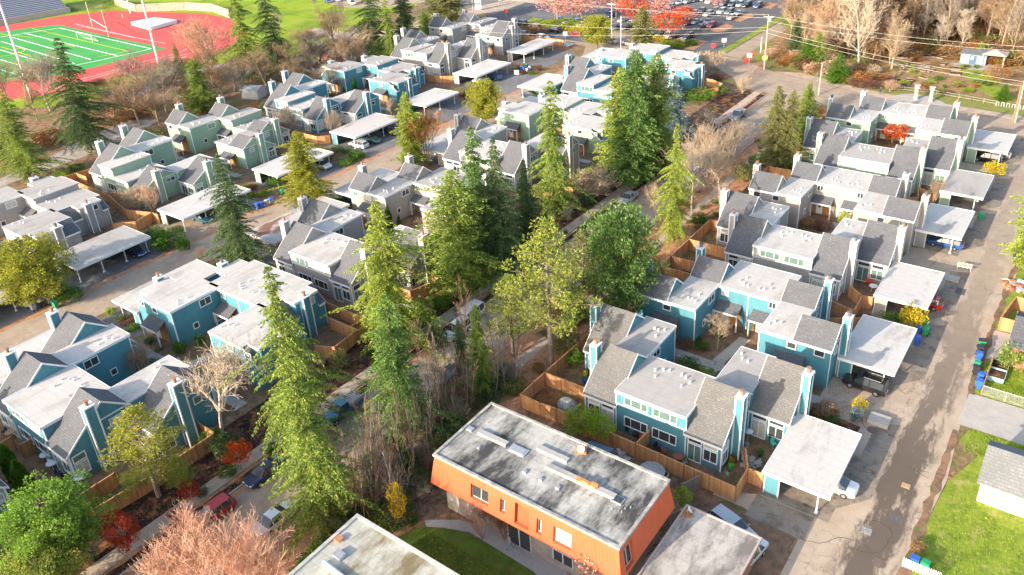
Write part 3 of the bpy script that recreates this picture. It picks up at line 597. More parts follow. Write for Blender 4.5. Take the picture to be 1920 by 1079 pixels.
def bare_mesh(seed,h=9,spread=.55,levels=5,kids=(7,5,4,3),trunk=.14,ratio=.58,up=.25,tfrac=.35,wob=.18,stems=1,minr=.012,thin=.55):
    rr=random.Random(seed); cr=MB(); tk=MB()
    def grow(p,d,L_,rad,lv):
        nseg=3 if lv<2 else 2; pts=[p]; dd=d.copy()
        for k in range(nseg):
            dd=(dd+rnd3(rr)*wob+Vector((0,0,up*.3))).normalized(); pts.append(pts[-1]+dd*(L_/nseg))
        tgt=tk if lv==0 else cr
        for k in range(nseg):
            r0=max(minr,rad*(1-.5*k/nseg)); r1=max(minr*.8,rad*(1-.5*(k+1)/nseg)); tgt.tube(pts[k],pts[k+1],r0,r1,6 if lv==0 else 3,0,False)
        if lv>=levels-1: return
        n=kids[min(lv,len(kids)-1)]
        for i in range(n):
            u=(tfrac if lv==0 else .25)+(1-(tfrac if lv==0 else .25))*(i+rr.random()*.8)/n; q=u*nseg; k=min(nseg-1,int(q)); b=pts[k].lerp(pts[k+1],q-k)
            ax=dd.cross(rnd3(rr)); 
            if ax.length<.1: continue
            nd=(dd*(1-spread)+ax.normalized()*spread+Vector((0,0,up))).normalized()
            grow(b,nd,L_*ratio*rr.uniform(.75,1.2)*(1.15-u*.35),rad*thin*(1.1-u*.4),lv+1)
    for s_ in range(stems):
        if stems==1: d=Vector((0,0,1)); p=Vector((0,0,0))
        else:
            a=s_*6.283/stems+rr.random(); d=Vector((math.cos(a)*.35,math.sin(a)*.35,1)).normalized(); p=Vector((math.cos(a)*.1,math.sin(a)*.1,0))
        grow(p,d,h*(.62 if stems==1 else .55),trunk,0)
    return cr,tk
PROTO={}
def reg(kind,mk,h,r):
    cr,tk=mk; ms=[]
    for nm,mb in(('crown',cr),('trunk',tk)):
        me=mb.mesh(kind+'_'+nm,[M['bark']]); ms.append(me)
    zs=max(v[2] for v in cr.v)
    PROTO.setdefault(kind,[]).append((ms[0],ms[1],zs,r))
for s_ in(1,2,3): reg('fir',fir_mesh(s_,nb=520,irr=.8,tiers=24,droop=.42,up=.18,pw=.84,r=4.8),20,4.2)
for s_ in(4,5): reg('cedar',fir_mesh(s_,h=14,r=3.4,nb=430,low=.02,pw=.58,droop=.35,up=.45,irr=.55),14,3.4)
reg('spruce',fir_mesh(7,h=11,r=2.9,nb=260,low=.02,pw=.85,droop=.12,up=.02,irr=.3),11,2.9)
for s_ in(8,9): reg('pine',pine_mesh(s_,nl=64,crownpow=.5,cl=(.62,78),l=.30,w=.11,cone=True,low=.28),15,4.6)
reg('pine_round',pine_mesh(10,h=9,r=4.6,low=.15,nl=84,crownpow=.4,cl=(.85,110),l=.28,w=.13),9,4.8)
for s_ in(11,12): reg('maple',broad_mesh(s_),5,2.3)
reg('bigmaple',broad_mesh(13,h=9,r=4.5,low=.25,ncl=90,npc=24,l=.34,w=.26,crad=1.0,trunk=.14),9,5)
for s_ in(14,15): reg('shrub',broad_mesh(s_,h=1.6,r=1.2,low=.05,ncl=22,npc=75,l=.16,w=.10,crad=.42,trunk=.03,multi=3),1.6,1.4)
reg('column',column_mesh(16),5,.9)
for s_ in(17,18,19): reg('bare',bare_mesh(s_,h=9,spread=.62,kids=(11,6,5,4),trunk=.15,ratio=.60),9,4.5)
for s_ in(20,21,22): reg('bare_tall',bare_mesh(s_,h=26,spread=.60,levels=5,kids=(26,9,6,4),trunk=.21,ratio=.40,up=.30,tfrac=.18,minr=.02,thin=.34,wob=.14),14,3.5)
for s_ in(23,24): reg('vase',bare_mesh(s_,h=6,spread=.5,kids=(6,5,4,3),trunk=.07,ratio=.66,up=.28,tfrac=.2,stems=4,minr=.010),6,2.4)
for s_ in(25,26): reg('sapling',bare_mesh(s_,h=12,spread=.4,levels=4,kids=(11,3,2),trunk=.038,ratio=.26,up=.45,tfrac=.25,minr=.009,thin=.36),6,.9)
for s_ in(31,32): reg('sparse',bare_mesh(s_,h=8,spread=.42,levels=5,kids=(10,4,3,2),trunk=.06,ratio=.5,up=.45,tfrac=.2,minr=.010,thin=.5),7,1.5)
for s_ in(27,28): reg('twig_bush',bare_mesh(s_,h=3.2,spread=.5,levels=4,kids=(8,6,4),trunk=.03,ratio=.64,up=.2,tfrac=.1,stems=7,wob=.28,minr=.008),2.4,2)
for k,v in list(PROTO.items()):   # measured radius of each crown
    nv=[]
    for a,b,zs,r in v:
        ds=sorted(math.hypot(q.co.x,q.co.y) for q in a.vertices); nv.append((a,b,zs,ds[int(len(ds)*.97)]))
    PROTO[k]=nv
_tc=[0]
NAME={'fir':'fir_tree','cedar':'cedar_tree','spruce':'spruce_tree','pine':'pine_tree','pine_round':'pine_tree','maple':'maple_tree','bigmaple':'maple_tree','shrub':'shrub','column':'arborvitae','bare':'bare_tree','bare_tall':'bare_tree','vase':'bare_tree','sapling':'bare_sapling','sparse':'bare_tree','twig_bush':'twiggy_bush'}
CAT={'fir':'fir tree','cedar':'cedar tree','spruce':'spruce tree','pine':'pine tree','pine_round':'pine tree','maple':'maple tree','bigmaple':'maple tree','shrub':'shrub','column':'arborvitae','bare':'bare tree','bare_tall':'bare tree','vase':'bare tree','sapling':'sapling','sparse':'bare tree','twig_bush':'bush'}
GRP={'fir':'conifers among the houses','cedar':'conifers among the houses','spruce':'conifers among the houses','pine':'conifers among the houses','pine_round':'conifers among the houses','column':'columnar evergreens','maple':'red maples','bigmaple':'red maples','shrub':'garden shrubs','bare':'leafless trees','bare_tall':'leafless trees','vase':'leafless trees','sapling':'thin saplings','sparse':'leafless trees','twig_bush':'twiggy bushes'}
def plant(kind,x,y,h,r,leaf,bark,label,group=None,var=None,name=None,cat=None,z=0):
    _tc[0]+=1; k=_tc[0]; vs=PROTO[kind]; me,tk,zs,rs=vs[(var if var is not None else k)%len(vs)]
    root=empty(name or NAME[kind],(x,y,z),(k*1.7)%6.28,label,cat or CAT[kind],group or GRP[kind])
    for nm,m_,mat in(('crown',me,leaf),('trunk',tk,bark)):
        o=bpy.data.objects.new(nm,m_); C.objects.link(o); o.parent=root; o.scale=(r/rs,r/rs,h/zs)
        o.material_slots[0].link='OBJECT'; o.material_slots[0].material=mat
    return root
def hfor(x,y,topy):
    lo,hi=.2,55.
    for _ in range(40):
        mid=(lo+hi)/2
        if PJ(x,y,mid)[1]>topy: lo=mid
        else: hi=mid
    return lo
def tree(kind,bx,by,topy,wpx,leaf,bark,label,**k):
    x,y=P(bx,by); h=hfor(x,y,topy); r=wpx/2/FPX*depth(x,y,h*.4)
    return plant(kind,x,y,h,r,L[leaf] if leaf in L else M[leaf],M[bark],label,**k)
# ------------------------------------------------------------------ trees placed from the photograph: kind, base px, top y, width px
T=tree
T('fir',613,995,664,172,'fir','bark','tall fir with bare lower trunk right beside the white car at lower centre',var=0)
T('fir',578,842,498,205,'fir','bark','big fir whose left side hangs over the blue flat roof, above the green pickup',var=1)
T('fir',760,818,550,190,'fir_mid','bark','full dense green fir between the green pickup and the parked black car',var=2)
T('fir',742,642,378,170,'fir_lime','bark','yellow-green fir in front of the long grey window strip',var=0)
T('fir',905,508,236,160,'fir_mid','bark','tall dark fir of the central clump, left of the twin-trunk one',var=1)
T('fir',942,522,258,135,'fir_dark','bark','dark ivy-clad fir inside the central clump',var=2)
T('cedar',868,548,318,150,'fir','bark','low spreading cedar at the foot of the central clump')
T('fir',1040,408,150,104,'fir','bark','slim pointed fir above the fallen bent tree',var=0)
T('fir',990,470,300,110,'fir_dark','bark','dark small fir right of the central clump',var=1)
T('cedar',775,316,172,66,'fir_lime','bark','yellow-green cedar at the bend of the left alley beside the pink bush')
T('cedar',582,392,246,92,'fir_gold','bark','golden-green cedar overhanging the sage carport in the left alley')
T('fir',458,505,288,138,'fir_dark','bark','blue-green fir standing by the left alley with its trunk in the open',var=2)
T('pine_round',912,238,146,70,'fir_gold','bark','round golden-green tree by the blue bins')
T('cedar',1163,338,125,95,'fir_lime','bark','left tree of the tallest fir cluster behind the pavement')
T('cedar',1188,352,92,110,'fir_mid','bark','middle and highest tree of the tallest fir cluster')
T('cedar',1226,330,100,100,'fir','bark','right tree of the tallest fir cluster touching the blue spruce')
T('spruce',1262,262,145,70,'blue','bark','silver-blue spruce beside the teal corner house')
T('fir',1262,452,232,80,'fir_lime','bark','lime-green fir with visible trunk on the red leaf-covered strip',var=0)
T('cedar',1447,316,160,62,'fir_olive','bark','olive twin-topped cedar left of the sage houses, nearer the street')
T('cedar',1474,318,168,50,'fir_olive','bark','olive cedar leaning on its twin beside the street')
T('cedar',1506,275,154,56,'fir','bark','dark bushy cedar at the street corner next to the sage houses')
T('pine_round',1160,608,382,150,'fir_mid','bark','dense round pine at the street just left of the grey houses')
T('pine',1034,690,408,165,'pine','bark','tall open pine with bare trunk outside the cedar-fenced yard',var=1)
T('pine',1095,602,430,105,'fir_olive','bark','olive pine in the gap between the open pine and the dense pine',var=1)
T('pine',962,668,515,110,'pine','bark','smaller yellowish pine left of the tall open pine',var=0)
T('cedar',905,742,570,56,'fir','bark','narrow ivy-covered fir behind the parked black car')
T('cedar',868,700,598,34,'fir_dark','bark','short dark ivy column by the kerb near the white cars')
T('fir',172,282,70,150,'fir_dark','bark','massive dark fir in front of the sports field',var=1)
T('fir',60,338,168,120,'fir','bark','shaggy fir at the left edge with its trunk on the trail',var=2)
T('fir',-2,300,140,90,'fir','bark','fir cut by the left edge of the photo',var=0)
T('fir',472,152,-25,98,'fir','bark','left one of two huge dark firs at the top',var=1)
T('fir',524,150,-45,92,'fir_dark','bark','right one of two huge dark firs at the top',var=2)
T('fir',706,112,-40,80,'fir_dark','bark','dark fir at the top beside the winding park path',var=0)
T('fir',736,122,-10,60,'fir','bark','fir with bare trunk behind the teal flat roofs',var=1)
T('cedar',765,98,-25,56,'fir_dark','bark','dense cedar behind the far grey house\'s chimneys')
T('cedar',838,52,-50,110,'fir_olive','bark','broad olive cedar at the top of the far grey house')
T('cedar',800,80,20,40,'fir','bark','small pointed cedar between the far grey roofs')
T('cedar',352,190,80,26,'fir_olive','bark_pale','thin snapped-looking fir before the red track')
T('cedar',384,213,108,62,'fir','bark','bushy green fir behind the sage roofs')
T('pine_round',82,575,446,140,'fir_gold','bark','big golden-green pine leaning over the left carport')
T('spruce',14,560,400,95,'blue','bark','blue-green spruce at the left edge behind the golden pine')
T('pine_round',128,1072,922,195,'bright','bark','bright green rounded pine at lower left beside the fence')
T('pine_round',105,1150,1040,150,'pine','bark','green pine cut by the bottom edge at lower left')
T('pine',298,930,768,165,'fir_gold','bark_grey','loose yellow-green pine behind the lower left fence')
T('pine',350,932,855,60,'fir_lime','bark','small low pine growing out of the black mulch')
T('pine_round',1120,92,26,66,'fir_gold','bark','yellow-green pine left of the white lamp post')
T('cedar',1205,108,10,66,'fir_olive','bark','olive pine in front of the car park')
T('column',56,935,862,38,'green','bark','clipped arborvitae with yellow tip, nearer of the pair at lower left')
T('column',34,905,832,32,'green','bark','clipped arborvitae, farther of the pair at lower left')
T('cedar',1924,512,250,98,'fir_lime','bark','broad green arborvitae cut by the right edge')
T('column',668,180,142,10,'green','bark','slim dwarf cypress at the teal wall')
T('column',647,186,162,8,'green','bark','short dwarf cypress at the teal wall')
T('column',731,428,384,14,'green','bark','taller slim cypress in the taupe courtyard')
T('column',750,432,403,9,'green','bark','shorter slim cypress in the taupe courtyard')
T('spruce',1570,154,98,50,'green','bark','dense dark bush-like fir in the woods edge by the red shrubs',cat='fir tree')
T('spruce',1880,188,156,32,'green','bark','small green pine by the bicycle racks')
T('cedar',1490,104,34,34,'fir_dark','bark','dark conifer at the edge of the woods')
T('cedar',1530,130,60,40,'fir','bark','green conifer among the bare woods near the road')
T('cedar',1514,128,72,52,'green','bark','bushy conifer behind the roadside pole')
T('cedar',1640,92,55,30,'fir','bark','ivy-clad conifer deep in the bare woods')
T('cedar',1700,80,50,30,'fir_dark','bark','dark conifer beyond the garden')
# leafless trees
T('bare',418,822,640,195,'bark_white','bark_white','large pale leafless tree in front of the lower left teal house',var=0)
T('bare',1230,420,335,50,'bark_pale','bark_pale','small pinkish leafless street tree left of the lime-green fir',var=1)
T('bare',1298,415,262,120,'bark_grey','bark_grey','spreading leafless tree on the leaf-covered strip right of the lime-green fir',var=2)
T('vase',1330,350,225,110,'bark_pale','bark_pale','broad sandy leafless tree over the street',)
T('vase',1370,300,222,80,'bark_pale','bark_pale','sandy leafless tree arching over a parked car')
T('bare',1350,385,262,110,'bark_pale','bark_pale','tangled sandy leafless tree behind the grey houses',var=0)
T('bare',1290,330,272,50,'bark_red','bark_red','reddish leafless tree near the street bend',var=1)
T('vase',1333,135,92,60,'bark_pale','bark_pale','leafless tree at the road junction by the curved fence')
T('vase',1392,175,145,34,'bark_pale','bark_pale','small leafless tree on the corner pavement')
T('sparse',870,682,520,52,'bark_red','bark_red','slim reddish leafless street tree by the white cars')
T('sparse',790,672,590,44,'bark_red','bark_red','pinkish multi-stem leafless tree left of the street')
T('sparse',822,700,622,30,'bark_red','bark_red','short pinkish leafless sapling at the kerb')
T('bare',830,520,385,110,'bark_grey','bark_grey','greyish leafless tree before the central clump',var=2)
T('bare',760,560,452,90,'bark_pale','bark_pale','leafless tree against the taupe gable wall',var=0)
T('sparse',850,440,392,60,'bark_red','bark_red','reddish leafless shrub-tree in the taupe courtyard')
T('bare',1345,655,590,62,'bark_pale','bark_pale','sandy leafless tree in the near teal courtyard',var=1)
T('vase',1398,470,405,40,'bark_red','bark_red','leafless tree in the grey courtyard')
T('bare',95,210,95,100,'bark_grey','bark_grey','leafless tree on the grass before the playing field',var=2)
T('bare',50,190,110,70,'bark_pale','bark_pale','pale leafless tree beside the left light mast',var=1)
T('bare',312,212,105,110,'bark_grey','bark_grey','leafless tree in front of the right light mast',var=0)
T('bare',275,190,80,80,'bark_grey','bark_grey','dark leafless tree before the red track bend',var=1)
T('vase',395,135,28,120,'bark_red','bark_red','large pink-twigged leafless tree in front of the red track')
T('bare',455,185,118,90,'bark_grey','bark_grey','scrubby leafless tree behind the sage roofs',var=2)
T('bare',585,140,62,90,'bark_grey','bark_grey','leafless tree behind the far teal roofs',var=0)
T('bare',665,118,48,80,'bark_grey','bark_grey','leafless tree beside the covered vehicles',var=1)
T('bare',640,95,20,70,'bark_pale','bark_pale','leafless tree by the bend of the park path',var=2)
T('bare',588,22,-15,20,'bark_grey','bark_grey','small round leafless tree alone on the green slope',var=1)
T('bare',525,72,20,30,'bark_grey','bark_grey','pair-like thin leafless trunk on the green slope',var=2)
T('bare',620,175,118,80,'bark_grey','bark_grey','leafless tree over the rusty scrap pile',var=2)
T('bare',820,232,205,20,'bark_red','bark_red','pinkish pruned bush-tree beside the left alley',var=0)
T('vase',800,312,200,80,'rust','bark_grey','rust-pink leafless tree behind the alley cedar')
T('vase',120,385,330,50,'bark_grey','bark_grey','scrubby leafless shrub on the trail side')
T('twig_bush',262,395,345,70,'bark_pale','bark_pale','leafless bush in the cedar-fenced sage yard')
T('vase',290,402,342,44,'bark_red','bark_red','pale leafless bush at the sage carport end')
T('vase',472,245,205,50,'bark_red','bark_red','reddish leafless bush by the sage carport')
T('vase',630,258,205,40,'bark_pale','bark_pale','pale leafless bush by the cedar fence of the teal block')
T('twig_bush',548,262,190,60,'bark_grey','bark_grey','greyish leafless bush in front of the teal windows')
T('bare',735,225,180,22,'bark_pale','bark_pale','white-stemmed leafless bush by the teal corner',var=2)
T('vase',380,492,462,26,'bark_red','bark_red','small round leafless shrub on the left alley verge',)
T('twig_bush',262,700,640,56,'bark_pale','bark_pale','twiggy bush in the lower left courtyard')
T('vase',275,690,636,44,'bark_pale','bark_pale','sandy multi-stem bush in the lower left courtyard')
T('vase',1310,270,235,30,'bark_grey','bark_grey','tiny leafless tree on the mulch bed by the corner house')
T('bare',1330,250,200,56,'bark_grey','bark_grey','grey leafless tree between pavement and blue spruce',var=0)
T('bare',1065,425,380,30,'bark_grey','bark_grey','thin leafless tree by the fallen branches',var=1)
T('twig_bush',1110,372,315,110,'bark_pale','bark_pale','fallen bent tree with arching branches over the fence',name='fallen_tree',cat='bare tree')
T('vase',1605,330,295,34,'bark_pale','bark_pale','leafless bush by the blue tarp behind the sage houses') 
T('vase',1750,385,330,34,'bark_pale','bark_pale','pale bush-tree in the sage back yard') 
T('bare',1392,860,835,24,'peach','bark_pale','dry apricot-leaved shrub in the near fenced yard',var=0)
for i in range(22):
    bx=[20,70,120,150,215,240,262,335,360,400,420,440,545,560,600,630,655,690,300,280,505,575][i]; by=[205,225,190,232,240,205,235,190,205,165,190,172,150,175,128,112,140,128,235,205,178,112][i]
    T('bare',bx,by,by-random.Random(i).uniform(55,105),random.Random(i+50).uniform(55,95),'bark_wood',random.Random(i).choice(['bark_wood','bark_grey','bark_pale']),'brown leafless tree in the belt between the houses and the school grounds',group='leafless trees of the school belt')
# red and yellow trees
T('maple',453,882,828,52,'maple','bark_pale','bright red maple beside the pavement, the farthest of three')
T('maple',364,948,905,40,'maple_dark','bark_pale','dark red maple, the middle one of three by the pavement')
T('maple',248,1050,958,62,'maple_dark','bark_pale','dark red maple with thin trunk, nearest of three by the pavement')
for i,(bx,by,ty,w,lf,lb) in enumerate([(1045,44,-30,80,'pinkred','pinkish red maple at the left end of the car park'),(1090,42,-25,90,'pinkred','wide coral-red maple behind the row of blue cars'),(1155,35,-30,60,'pinkred','coral maple at the top of the car park'),(1185,50,-20,56,'maple','red maple beside the white lamp post'),(1252,70,20,70,'maple','orange-red maple at the car park corner near the road'),(1230,45,-15,60,'pinkred','pink-red maple in the middle of the car park'),(1280,55,10,50,'maple','red maple over the silver cars'),(1340,20,-25,40,'pinkred','pink maple at the upper edge of the car park')]):
    T('bigmaple',bx,by,ty,w,lf,'bark_pale',lb)
T('vase',430,1120,968,180,'peach','bark_red','big peach-twigged bush at the bottom edge over the street')
T('vase',372,1075,955,110,'peach','bark_red','orange-twigged bush in front of the red car')
T('vase',500,1165,985,160,'peach','bark_red','pinkish twiggy tree cut by the bottom edge')
T('maple',395,1040,968,70,'peach','bark_red','apricot-leaved low branchy tree over the red car')
T('twig_bush',340,1130,1000,120,'peach','bark_red','reddish brown twig bush at the foot of the lamp')
T('maple',752,990,905,36,'yellow','bark_grey','bright yellow-leaved tree in the thicket')
T('vase',905,1010,940,70,'bark_red','bark_red','pinkish bush against the orange wall')
T('vase',945,1012,955,60,'rust','bark_red','rusty low bush at the orange building\'s entrance')
T('maple',1115,1100,1020,90,'peach','bark_red','orange-leaved bush at the corner of the orange building')
T('maple',1280,955,915,36,'lime','bark_grey','yellow-green sapling by the garage roof')
T('maple',1674,270,232,50,'maple','bark_grey','orange-red shrub at the sage front door')
T('maple',1580,430,395,26,'lime','bark_grey','bright green shrub at the grey porch')
T('shrub',1712,615,570,56,'yellow','bark_grey','vivid yellow shrub beside the white carport')
T('shrub',1862,330,302,38,'yellow','bark_grey','yellow shrub beside the sage carport')
T('shrub',1668,612,588,50,'green','bark_grey','green shrub next to the vivid yellow one')
T('maple',1090,818,770,76,'lime','bark_grey','bright green bush by the near cedar fence, left part')
T('maple',1130,835,782,56,'lime','bark_grey','bright green and yellow bush by the near cedar fence, right part')
T('bigmaple',1865,160,122,50,'rust','bark_grey','rusty round shrub in the community garden',name='shrub',cat='shrub')
T('maple',908,75,54,34,'lime','bark_grey','round lime shrub between the far grey blocks',name='shrub',cat='shrub')
T('maple',1500,305,280,26,'yellow','bark_grey','yellow-green shrub in the sage yard',name='shrub',cat='shrub')
# ------------------------------------------------------------------ woods, thicket and shrubs in number
rw=random.Random(99)
def inpoly(x,y,pl):
    c=False
    for i in range(len(pl)):
        x1,y1=pl[i];x2,y2=pl[i-1]
        if (y1>y)!=(y2>y) and x<(x2-x1)*(y-y1)/(y2-y1)+x1: c=not c
    return c
wood=[(1490,100),(1480,30),(1520,0),(1600,-60),(1700,-120),(2050,-130),(2050,105),(1900,112),(1840,100),(1780,92),(1700,90),(1650,100),(1610,120),(1560,80),(1500,70)]
n=0;tries=0
while n<290 and tries<12000:
    tries+=1; px,py=rw.uniform(1440,2040),rw.uniform(-125,118)
    if not inpoly(px,py,wood): continue
    x,y=P(px,py); h=rw.uniform(14,25)
    k=rw.choice(['bark_wood','bark_wood2','bark_grey','bark_wood'])
    plant('bare_tall',x,y,h,rw.uniform(3.5,6.0),M[k],M[rw.choice(['bark_wood','bark_grey','bark_pale'])],'leafless grey-brown tree standing in the woods beyond the garden road','leafless trees of the woods'); n+=1
for px,py,ty,w_,lf,lb in [(1610,135,-60,110,'bark_white','tall white-barked bare tree at the edge of the woods, standing before all others'),(1548,118,30,60,'bark_pale','pale thin-stemmed bare tree behind the roadside conifer'),(1535,108,20,50,'bark_red','reddish bare tree by the road fence'),(1760,100,20,44,'bark_white','white-stemmed bare tree left of the garden shed'),(1800,96,10,40,'bark_white','white-stemmed bare tree just behind the garden shed'),(1905,95,10,50,'bark_pale','pale bare tree at the right edge above the garden')]:
    tree('bare_tall',px,py,ty,w_,lf,lf,lb)
n=0
while n<260:
    px,py=rw.uniform(1440,2040),rw.uniform(-60,135)
    if not inpoly(px,py-14,wood): continue
    x,y=P(px,py); lf=rw.choice(['brown','rust','fir_olive','purple','brown','brown','fir'])
    plant('shrub',x,y,rw.uniform(1.2,4.2),rw.uniform(2.0,4.2),L[lf],M['bark_grey'],'low undergrowth bush under the leafless woods','undergrowth bushes of the woods',name='undergrowth_bush',cat='undergrowth bush'); n+=1
for k in range(40):
    px=rw.uniform(1440,1680); py=118+(px-1440)*.22+rw.uniform(-22,8)
    x,y=P(px,py); lf=rw.choice([L['purple'],L['brown'],M['bark_red'],L['rust'],M['bark_pale']]); plant(rw.choice(['twig_bush','shrub']),x,y,rw.uniform(1.5,3.5),rw.uniform(1.6,3),lf,M['bark_grey'],'reddish-brown roadside scrub between the road and the woods','roadside scrub of the woods',name='roadside_bush',cat='bush')
for k in range(26):
    px=rw.uniform(1480,1680); py=78+(px-1480)*.2+rw.uniform(-15,15)
    x,y=P(px,py); b=M[rw.choice(['bark_wood','bark_pale','bark_red'])]; plant('bare_tall',x,y,rw.uniform(9,17),rw.uniform(2.5,4),b,b,'slender leafless tree in the front rank of the woods by the road','leafless trees in the front rank of the woods')
# thicket of thin saplings between street and orange building
th=[(700,830),(770,790),(830,742),(890,700),(950,690),(985,740),(905,760),(830,830),(800,900),(760,980),(660,1010),(640,960)]
n=0
while n<165:
    px,py=rw.uniform(640,990),rw.uniform(690,1010)
    if not inpoly(px,py,th): continue
    x,y=P(px,py); k=rw.choice(['bark_grey','bark_wood','bark_grey','bark_wood2'])
    plant('sapling',x,y,rw.uniform(5,10.5),rw.uniform(.9,1.8),M[k],M[k],'thin leafless sapling in the thicket beside the orange building','thin saplings of the thicket'); n+=1
n=0
while n<150:
    px,py=rw.uniform(560,990),rw.uniform(690,1079)
    if not (inpoly(px,py,th) or inpoly(px,py,[(560,1079),(640,990),(720,965),(690,1000),(640,1040),(600,1079)])): continue
    x,y=P(px,py)
    plant('shrub',x,y,rw.uniform(.6,1.9),rw.uniform(.8,1.7),L[rw.choice(['green','fir_dark','fir_olive','fir_dark','brown'])],M['bark_grey'],'ivy-covered low bush in the thicket beside the orange building','low bushes of the thicket',name='ivy_bush',cat='ivy bush'); n+=1
for k in range(26):
    px,py=rw.uniform(700,980),rw.uniform(700,980)
    if not inpoly(px,py,th): continue
    x,y=P(px,py); plant('twig_bush',x,y,rw.uniform(1.5,3),rw.uniform(1.3,2.2),M[rw.choice(['bark_pale','bark_wood','bark_grey'])],M['bark_grey'],'bare brush tangle in the thicket beside the orange building','brush of the thicket',name='brush',cat='brush')
for px,py,ty,w_,k in [(455,1070,930,30,'bark_red'),(520,1000,935,26,'bark_red'),(475,1030,915,30,'bark_pale'),(640,1010,905,20,'bark_red')]:
    pass
# scattered shrubs : px,py, topy, width, leaf, label
for a in [(1235,640,615,34,'green','shrub under the hooded side porch of the near teal court'),(1288,650,632,30,'brown','brownish shrub in the near teal court'),(1317,655,640,26,'green','clipped shrub by the court path'),(1290,698,672,46,'green','low green shrub in front of the near teal porch'),(1325,712,690,36,'lime','light green shrub by the near flat roof edge'),
 (1075,685,655,36,'green','ivy shrub inside the near cedar-fenced yard'),(1080,600,560,60,'fir','evergreen shrub under the open pine, upper'),(1062,660,610,60,'fir_olive','evergreen shrub under the open pine, lower'),
 (320,462,430,72,'green','wide spreading juniper at the end of the grey carport'),(292,452,424,40,'fir_dark','dark juniper beside the cedar fence'),(345,470,445,30,'green','light patch of the juniper bed by the kerb'),
 (648,310,296,30,'green','low hedge shrub by the alley kerb near the teal carport'),(668,298,280,30,'green','taller hedge shrub by the alley kerb'),(632,285,272,26,'fir_dark','dark shrub under the teal carport'),
 (520,350,325,44,'green','shrub beside the blue bins in the left alley'),(500,330,310,40,'brown','brownish bush beside the white-roofed carport'),(118,330,318,36,'lime','low green shrub beside the trail fence'),(145,320,308,30,'green','green shrub at the trail by the cedar fence'),
 (1000,195,176,30,'green','green shrub left of the white teal carport roof'),(985,205,186,36,'lime','round lime shrub by the alley parking'),(1345,150,138,30,'purple','purple-brown bush at the junction'),(1310,190,165,60,'green','broad green shrub under the teal corner wall'),(1350,178,160,30,'green','green shrub by the curved cedar fence'),
 (1215,318,292,50,'fir','evergreen shrub under the tall fir cluster'),(1240,300,285,30,'fir_olive','olive shrub beside the pavement under the fir cluster'),(1105,345,318,50,'fir_lime','yellow-green shrub by the fallen tree'),(1120,360,330,46,'fir_olive','olive shrub by the fallen tree'),(1100,385,355,30,'fir_dark','dark shrub by the street walk'),
 (1310,420,400,36,'green','green shrub at the foot of the spreading leafless tree'),(1400,340,305,46,'fir_olive','olive shrub below the twin cedar'),(1385,325,300,30,'brown','brown shrub below the twin cedar'),(1420,310,290,40,'green','green shrub under the twin cedar'),(1490,320,296,30,'green','green shrub between twin cedar and dark cedar'),
 (820,650,610,50,'fir_dark','dark shrub by the pavement left of the reddish tree'),(790,600,560,60,'fir','shrub under the cedar fence of the taupe house'),(830,580,550,40,'green','glossy shrub beside the taupe fence'),(700,620,590,40,'green','shrub at the foot of the yellow-green fir'),
 (640,690,655,40,'fir_olive','olive shrub beside the lower left fence'),(430,850,815,60,'fir_dark','rhododendron under the big pale leafless tree'),(400,838,810,50,'green','green bush beside the short cedar fence at lower left'),(250,620,608,26,'green','green shrub by the far hooded porch'),(380,655,622,20,'green','young evergreen in the lower left court'),(340,660,640,30,'green','low green bush beside the teal wall'),
 (130,565,540,56,'green','dark green bush at the alley by the green bin'),(1000,1022,995,28,'green','clipped box shrub left of the orange entrance'),(1022,1038,1012,28,'green','clipped box shrub right of the orange entrance'),(975,1000,985,20,'green','small clipped shrub by the entrance path'),
 (1610,775,745,28,'yellow','small yellow shrub on the mulch near the alley'),(1605,790,760,26,'blue','pale blue-green shrub on the mulch near the alley'),(1545,780,755,50,'brown','brown dead shrub bed by the black car'),(1560,795,775,30,'fir_dark','dark groundcover near the concrete curb'),
 (1895,690,640,50,'fir','leafy green tree by the garden boxes at the right edge'),(1480,275,255,40,'brown','brown shrub by the dark cedar'),(1640,315,300,30,'fir_olive','shrub in the sage courtyard'),(1395,520,505,40,'rust','rusty shrub in the grey court'),(1545,432,415,40,'purple','pinkish shrub in the grey court'),(1515,425,408,34,'brown','brown shrub in the grey court'),
 (345,128,110,60,'brown','brown bush in front of the track bend'),(500,215,190,30,'fir_dark','dark shrub behind the sage house'),(250,215,190,90,'rust','russet bramble patch behind the sage roofs'),(95,270,240,60,'rust','orange-brown bramble under the massive fir'),(130,262,240,50,'brown','brown bramble under the massive fir'),(220,232,205,80,'brown','brown bramble patch before the trail'),(290,262,235,50,'fir_olive','olive bramble behind the sage roofs'),
 (500,120,95,50,'brown','brown scrub below the huge firs'),(560,165,140,70,'brown','brown scrub behind the far teal roofs'),(640,150,128,50,'purple','dark scrub beside the scrap pile'),(1720,1030,1015,30,'brown','withered plant at the picket fence corner'),
 (1000,62,48,60,'brown','brown hedge along the school road'),(1050,50,38,80,'lime','yellow-green hedge by the car park, left'),(1090,62,48,60,'yellow','yellow hedge by the red cars'),(1260,88,74,50,'lime','yellow-green hedge before the car park'),(1290,85,72,40,'green','dark green hedge before the car park'),(1235,78,66,30,'yellow','yellow bush behind the teal flat roofs'),
 (860,40,22,0.1,'brown','x')]:
    if a[3]>1:
        x,y=P(a[0],a[1]); h=max(.5,hfor(x,y,a[2])); r=a[3]/2/FPX*depth(x,y,1); plant('shrub',x,y,h,r,L[a[4]],M['bark_grey'],a[5])
rs=random.Random(5)
